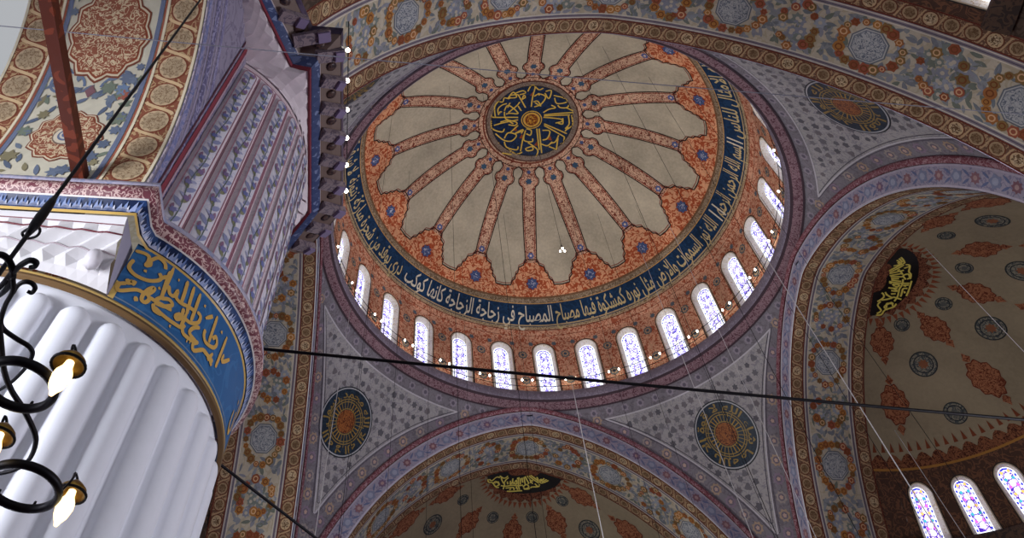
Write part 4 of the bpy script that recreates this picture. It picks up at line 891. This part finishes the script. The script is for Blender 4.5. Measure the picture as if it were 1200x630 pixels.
for u0 in np.arange(.2, UM - .2, .2):
    for v in (.80, .95, 1.1, 1.28, GW - 1.28, GW - 1.1, GW - .95, GW - .80):
        u = u0 + RNG.uniform(-.12, .12); vv = v + RNG.uniform(-.06, .06)
        if any(((u - um) / (ru + .06)) ** 2 + ((vv - VM) / (rv + .06)) ** 2 < 1 for um, ru, rv in ((.86, .5, .5), (2.75, .82, .62), (4.7, .5, .5), (6.6, .7, .68), (8.6, .5, .5))): continue
        if RNG.random() < .55: G.shape(u, vv, leafpts(RNG.uniform(.16, .28), .07), K(RNG.choice(BL)), 2, rot=RNG.uniform(0, PI))
        else: G.shape(u, vv, poly(14, RNG.uniform(.06, .11), 7, .25), K(RNG.choice(BL + ['#9a5a4c'])), 3)
for u0 in (1.8, 3.75, 5.65):
    for q in (-1, 1):
        t = np.linspace(0, 1.6 * PI, 22); G.line(u0 + .02 + .28 * np.sin(t) * (1 - t / 9), VM + q * (.42 - .3 * np.cos(t) * (1 - t / 9)), .04, K('#66758f'), 2, step=.1)
        for k in range(7): a = k * 2 * PI / 7; G.shape(u0 + .3 * math.cos(a), VM + q * .45 + .26 * math.sin(a), leafpts(.2, .08), K(RNG.choice(BL)), 2, rot=a + 1)
        G.shape(u0, VM + q * .45, poly(14, .1, 7, .2), K('#6b7f9c'), 3)
make(G, 'painted_soffit', PLASTER, gal, GO)
# lilac wall above the arch, facing the domed hall
def arch_z(y): return GZ + math.sqrt(max(GR ** 2 - (y - GYC) ** 2, 0)) if abs(y - GYC) < GR else GZ
W = Surf(lambda y, z: (np.stack([np.full_like(y, XE), y, z], -1), np.stack([np.ones_like(y), 0 * y, 0 * y], -1)))
ys = np.concatenate([GYC + GR * np.cos(np.linspace(PI, 0, 41)), np.linspace(GYC + GR, -16.05, 6)[1:]]); zb = np.array([arch_z(y) for y in ys])
W.strip(ys, zb, ys, np.full(len(ys), 13.2), 8, K('#857e92', '#716a80', 3.2, .04))
an_ = np.linspace(.02, PI - .02, 60)
for o_, w_, c_ in ((.03, .05, '#cfc6cc'), (.2, .16, '#69709a'), (.42, .05, '#8f86a2'), (.62, .2, '#5c5878'), (.85, .05, '#9a90a8'), (1.05, .14, '#6f6a8c')):
    W.line(GYC + (GR + o_) * np.cos(an_), GZ + (GR + o_) * np.sin(an_), w_, K(c_, '#8a86a6', 6, .05), 1, step=.2)
for y_, w_, c_ in ((-16.28, .12, '#7a3440'), (-16.44, .05, '#4e2a38'), (-16.18, .05, '#a58a98')): W.line([y_, y_ - .06], [7.4, 13.1], w_, K(c_), 3, step=.3)
make(W, 'spandrel_wall', PLASTER, gal, GO)['label'] = 'lilac wall above the arch'
wl = Geo(); wl.box((-17.2, -19, 5.7), (.15, 9, 7.3), K('#a9adc0', '#9aa2bc', 1.5, .04)); tag(make(wl, 'wall_west', PLASTER), 'pale blue gallery wall beyond the arch', 'wall', kind='structure')
# wooden tie beam
tb_ = Geo(); p0 = np.array((-11.66, -16.72, 7.45)); p1 = np.array((-11.66, -24.6, 7.45)); tb_.box((p0 + p1) / 2, (.075, 3.94, .075), K('#6a2f1c', '#4c1f12', 2.5, .10))
tb_o = make(tb_, 'tie_beam', GLOSS, origin=(-11.66, -16.72, 7.45 + EYE)); tag(tb_o, 'reddish brown wooden tie beam crossing the white soffit at top left', 'beam')
# ================================================================= railing and string lights on the dome cornice
g = Geo(); a = np.arange(168) * 2 * PI / 168; RR = 11.34
kr_ = K('#2a2226')
for z in (HC + .42, HC + .86): g.tube(np.stack([RR * np.sin(a), RR * np.cos(a), np.full(168, z)], 1), .018, kr_, 5, True)
rail = empty('dome_railing', (0, 0, HC + EYE)); tag(rail, 'thin dark iron railing standing on the cornice around the dome windows', 'railing')
make(g, 'rail', IRON, rail, (0, 0, HC + EYE))
for k in range(56):
    t = (k + .5) * 2 * PI / 56; p = np.array((RR * math.sin(t), RR * math.cos(t), HC)); g = Geo(); g.tube([p, p + (0, 0, .5), p + (0, 0, .92)], .024, kr_, 5)
    make(g, 'post', IRON, rail, (0, 0, HC + EYE))
g = Geo(); g.lathe([(0, -.06), (.035, -.05), (.052, -.01), (.042, .035), (.02, .055), (.02, .075), (0, .08)], (0, 0, -EYE), K('#ffffff'), 10)
bulb_me = make(g, 'string_bulb', SPARK).data; bpy.data.objects.remove(bpy.data.objects['string_bulb'])
def bulb(p, label, group):
    o = bpy.data.objects.new('string_bulb', bulb_me); o.location = (p[0], p[1], p[2] + EYE); COL.objects.link(o); tag(o, label, 'bulb', group); return o
for k in range(28):
    for s_ in (-1, 1):
        t = k * 2 * PI / 28 + s_ * .30 / RR; deg = (math.degrees(t) + 180) % 360 - 180
        if -95 < deg < 118: bulb(((RR - .06) * math.sin(t), (RR - .06) * math.cos(t), HC + .80), 'small white bulb of the light string along the dome cornice railing', 'light string round the dome')
for i, y in enumerate(np.arange(-11.95, -16.5, -.76)):
    bulb((-9.0, y, 14.06), 'small white bulb in the string along the edge of the pier cornice', 'light string on the pier cornice')
g = Geo(); pts = [(-9.0, y, 14.17 - .03 * math.sin((y + 11.95) / .76 * PI) ** 2) for y in np.linspace(-11.6, -16.4, 40)]; g.tube(pts, .01, kr_, 4)
tag(make(g, 'light_cord', IRON, origin=(-9.0, -14, 14.17 + EYE)), 'dark cord of the light string along the pier cornice edge', 'cord')

# ================================================================= cables and hanging wires
def cable(name, pts, r, mat, label, cat='cable', group=None):
    P = np.array(pts, float)
    if len(P) == 3:                                                          # a gentle sag through three points
        t = np.linspace(0, 1, 25)[:, None]; P = P[0] * (1 - t) * (1 - 2 * t) + P[1] * 4 * t * (1 - t) + P[2] * t * (2 * t - 1)
    g = Geo(); g.tube(P, r, K('#15131a'), 6); o = make(g, name, mat, origin=tuple(P[0] + np.array((0, 0, EYE)))); tag(o, label, cat, group); return o
cable('tie_cable', [(-10.2, -12.13, 9.0), (.4, -11.51, 8.985), (11.0, -10.93, 9.0)], .028, IRON, 'thick black cable stretched across below the dome, from the pier to the right edge')
cable('stay_cable', [(-10.16, -12.45, 6.75), (-8.58, -10.55, 6.75), (-6.9, -8.53, 6.75)], .021, IRON, 'short black cable running down to the bottom edge right of the white pier')
cable('span_cable', [(-17.0, -18.24, 9.0), (-5.0, -17.86, 8.97), (7.0, -17.62, 9.0)], .008, GREY, 'thin grey cable crossing the whole picture near the top')
def dome_z(x, y): return ZC + math.sqrt(RD * RD - x * x - y * y) - .02
def hang(x, y, ztop, r, mat, label, group=None, zb=1.6):
    return cable('hanging_wire', [(x, y, ztop), (x, y, (ztop + zb) / 2 + .01), (x, y, zb)], r, mat, label, 'wire', group)
hang(10.5, .2, 27.2, .020, STEEL, 'bright white wire slanting down in front of the right arch')
hang(7.3, 6.3, dome_z(7.3, 6.3), .015, STEEL, 'pale wire crossing the script disc right of the far arch')
hang(8.2, 3.4, dome_z(8.2, 3.4), .012, STEEL, 'faint pale wire just left of the right arch')
hang(-10.2, 5.0, 27.2, .015, STEEL, 'pale wire crossing the script disc left of the far arch')
hang(.4, 3.9, 22.2, .017, STEEL, 'white wire hanging over the middle of the far arch')
hang(13.3, -5.0, 22.0, .012, STEEL, 'thin pale wire over the right half dome medallions')
hang(16.3, 6.2, 22.5, .013, STEEL, 'thin wire in front of the right half dome windows')
for x, y in ((-5.92, 7.8), (-3.89, 8.27), (2.29, 3.32), (4.88, 5.41), (7.02, 4.1), (-1.19, 6.27), (-8.81, -2.19), (-7.61, 2.55), (6.12, -4.93), (7.72, -5.11), (-4.0, -5.5), (1.0, -7.0), (-5.5, -3.0), (3.2, -6.5), (-9.2, 4.5)):
    hang(x, y, dome_z(x, y), .008, IRON, 'very thin dark wire hanging from the painted dome', 'dark hanging wires')
# little cluster of three lamps hanging in the dome
lc = np.array((-1.2, -3.9, 22.0)); cl = empty('lamp_cluster', tuple(lc + np.array((0, 0, EYE)))); tag(cl, 'tiny cluster of white lamps hanging on a wire in front of the dome', 'lamp'); LO = tuple(cl.location)
g = Geo(); g.tube([lc + (0, 0, .32), (lc[0], lc[1], (dome_z(lc[0], lc[1]) + 22.4) / 2), (lc[0], lc[1], dome_z(lc[0], lc[1]))], .008, K('#333333'), 5); make(g, 'wire', IRON, cl, LO)
g = Geo()
for q in range(3):
    d = np.array((math.cos(q * 2.094 + .4), math.sin(q * 2.094 + .4), 0)) * .1; g.tube([lc + (0, 0, .33), lc + d * .6 + (0, 0, .16), lc + d], .012, K('#222222'), 5)
make(g, 'bracket', IRON, cl, LO)
for q in range(3):
    d = np.array((math.cos(q * 2.094 + .4), math.sin(q * 2.094 + .4), 0)) * .1; g = Geo(); g.lathe([(0, -.05), (.03, -.04), (.04, -.01), (.03, .02), (0, .025)], lc + d, K('#ffffff'), 10); make(g, 'bulb', SPARK, cl, LO)

# ================================================================= iron chandelier at the lower left
CAMX, CAMY = -7.380756, -22.169223
def ray(u, v, z):                                                            # plan position of a traced outline point at height z
    d = CAMR.T @ np.array(((u - 513.489) / 811.1317, -(v - 74.085) / 811.1317, 1.0)); return np.array((CAMX, CAMY, 0)) + d * (z / d[2])
yaw, pit, rol = 0.061685286884003515, 1.1309244814477701, 0.006026955001256709
cy_, sy_, cp_, sp_ = math.cos(yaw), math.sin(yaw), math.cos(pit), math.sin(pit)
fw = np.array((sy_ * cp_, cy_ * cp_, sp_)); rt = np.array((cy_, -sy_, 0)); up_ = np.cross(rt, fw); c_, s_ = math.cos(rol), math.sin(rol)
CAMR = np.array((c_ * rt + s_ * up_, -s_ * rt + c_ * up_, fw))
ch = empty('chandelier', tuple(ray(10, 325, 2.3) + np.array((0, 0, EYE)))); tag(ch, 'black wrought iron chandelier with glowing lamps, cut off at the lower left edge', 'chandelier'); CO = tuple(ch.location)
ki = K('#15131a')
g = Geo(); r0, r1 = ray(8, 308, 2.34), ray(236, -2, 7.3); g.tube([r0 + (r1 - r0) * t for t in np.linspace(-.06, 1.1, 12)], .011, ki, 6)
make(g, 'suspension_rod', IRON, ch, CO)
g = Geo(); g.tube([r0 + (r1 - r0) * t for t in (.045, .06, .075, .10, .115)], [.013, .024, .026, .022, .012], ki, 8); make(g, 'collar', IRON, ch, CO)
def scroll(px, z, r, name='scroll'):
    g = Geo(); P = smooth([ray(u, v, z + dz) for u, v, dz in [(p + (0,))[:3] for p in px]]); rad = np.interp(np.linspace(0, 1, len(P)), [0, .7, 1], [r, r, r * .7]); g.tube(P, rad, ki, 7); return make(g, name, IRON, ch, CO)
scroll([(33, 268), (26, 273), (31, 279), (42, 277), (47, 270), (43, 262), (48, 259)], 2.7, .007)
scroll([(-8, 298), (4, 299), (11, 306), (15, 318), (13, 331), (4, 342), (-8, 350)], 2.25, .014)
scroll([(11, 326), (17, 317), (25, 310), (35, 305), (42, 307), (41, 312), (35, 313)], 2.25, .013)
scroll([(15, 343), (21, 334), (30, 330), (38, 332), (41, 338), (37, 343), (32, 341)], 2.2, .010)
scroll([(15, 326), (15, 341), (6, 358), (1, 376), (5, 386), (20, 397), (33, 405), (38, 414), (32, 428), (14, 447), (-10, 462)], 2.1, .010)
scroll([(-2, 338), (7, 328), (15, 316)], 2.25, .012)
scroll([(-1, 378), (1, 400), (5, 435), (14, 458), (25, 475), (37, 498), (42, 516), (35, 537), (18, 550), (-8, 556)], 1.95, .011)
ZL = 1.8
for cx_, cy2, end in ((23, 451, (62, 449)), (27, 570, (69, 578))):
    c = ray(cx_, cy2, ZL); e = ray(*end, ZL); R_h = np.linalg.norm(e - c); aa_ = np.arange(48) * 2 * PI / 48; g = Geo()
    P = [c + R_h * np.array((math.cos(q), math.sin(q), 0)) for q in aa_]; P = np.array(P); g.tube(P, .017, ki, 8, True)
    for q in (.4, 1.5, 2.6): p = c + R_h * np.array((math.cos(q), math.sin(q), 0)); g.tube([p, p + (0, 0, .03)], .006, ki, 5)
    make(g, 'hoop', IRON, ch, CO)
for (u, v), sc_, hp in (((80, 428), 1.0, (62, 449)), ((83, 579), 1.0, (69, 578)), ((-2, 512), 1.0, (-20, 520))):
    p = ray(u, v, 1.86); g = Geo(); kcup = K('#6e6248')
    g.lathe([(.0, .06), (.012, .058), (.03, .045), (.056, .022), (.064, .0), (.06, -.003), (.045, .014), (.025, .025), (.0, .03)], p, kcup, 20)
    cup = make(g, 'lamp', BRASS, ch, CO); cup['label'] = 'brass lamp cup with glowing bulb'
    g = Geo(); g.tube(np.array([p + .063 * np.array((math.cos(q), math.sin(q), 0)) for q in np.arange(24) * 2 * PI / 24]), .006, ki, 5, True)
    q0 = ray(*hp, ZL); g.tube(smooth([p + (0, 0, .06), p + (-.02, -.01, .085), (p + q0) / 2 + (0, 0, .06), q0]), .006, ki, 5); make(g, 'rim_wire', IRON, cup, CO).parent = cup
    g = Geo(); g.lathe([(.0, .02), (.016, .015), (.02, -.01), (.034, -.035), (.037, -.055), (.029, -.09), (.015, -.112), (.008, -.128), (0, -.132)], p, K('#ffdca0'), 14); b = make(g, 'bulb', BULB, cup, CO)

# ================================================================= floor, camera, light
fl = Geo(); fl.box((0, -6, -1.7), (34, 36, .1), K('#7a2a26', '#3a4a6a', 1.6, .06)); tag(make(fl, 'floor', PLASTER), 'red patterned carpet floor', 'floor', kind='structure')
cam = bpy.data.cameras.new('camera'); co = bpy.data.objects.new('camera', cam); COL.objects.link(co); scene.camera = co
from mathutils import Matrix
M = Matrix.Identity(4)
for i in range(3): M[i][0] = CAMR[0][i]; M[i][1] = CAMR[1][i]; M[i][2] = -CAMR[2][i]
M.translation = (CAMX, CAMY, EYE); co.matrix_world = M
cam.sensor_width = 36; cam.lens = 811.1317 / 1200 * 36; cam.shift_x = 86.511 / 1200; cam.shift_y = -240.915 / 1200; cam.clip_end = 300; cam.clip_start = .05
w = bpy.data.worlds.new('daylight'); scene.world = w; w.use_nodes = True; bg = w.node_tree.nodes['Background']; bg.inputs[0].default_value = (.92, .95, 1.0, 1); bg.inputs[1].default_value = WORLD
def area(name, loc, target, size, power, color, spread=180):
    l = bpy.data.lights.new(name, 'AREA'); l.shape = 'RECTANGLE'; l.size, l.size_y = size; l.energy = power; l.color = color
    o = bpy.data.objects.new(name, l); COL.objects.link(o); loc = Vector((loc[0], loc[1], loc[2] + EYE)); o.location = loc
    l.spread = math.radians(spread)
    o.rotation_euler = (Vector((target[0], target[1], target[2] + EYE)) - loc).to_track_quat('-Z', 'Y').to_euler(); return o
for a_ in LIGHTS: area(*a_)
vs = scene.view_settings; vs.view_transform = 'Standard'; vs.look = 'None'; vs.gamma = 1; vs.use_curve_mapping = False; vs.exposure = EXPO
scene.cycles.max_bounces = 5; scene.cycles.diffuse_bounces = 3; scene.cycles.use_denoising = True
for nm_, loc_, tgt_, pw_, an_2, c_3 in SPOTS:
    l = bpy.data.lights.new(nm_, 'SPOT'); l.energy = pw_; l.spot_size = math.radians(an_2); l.spot_blend = .6; l.shadow_soft_size = 1.5; l.color = c_3
    o = bpy.data.objects.new(nm_, l); COL.objects.link(o); o.location = (loc_[0], loc_[1], loc_[2] + EYE); o.rotation_euler = Vector((tgt_[0] - loc_[0], tgt_[1] - loc_[1], tgt_[2] - loc_[2])).to_track_quat('-Z', 'Y').to_euler()
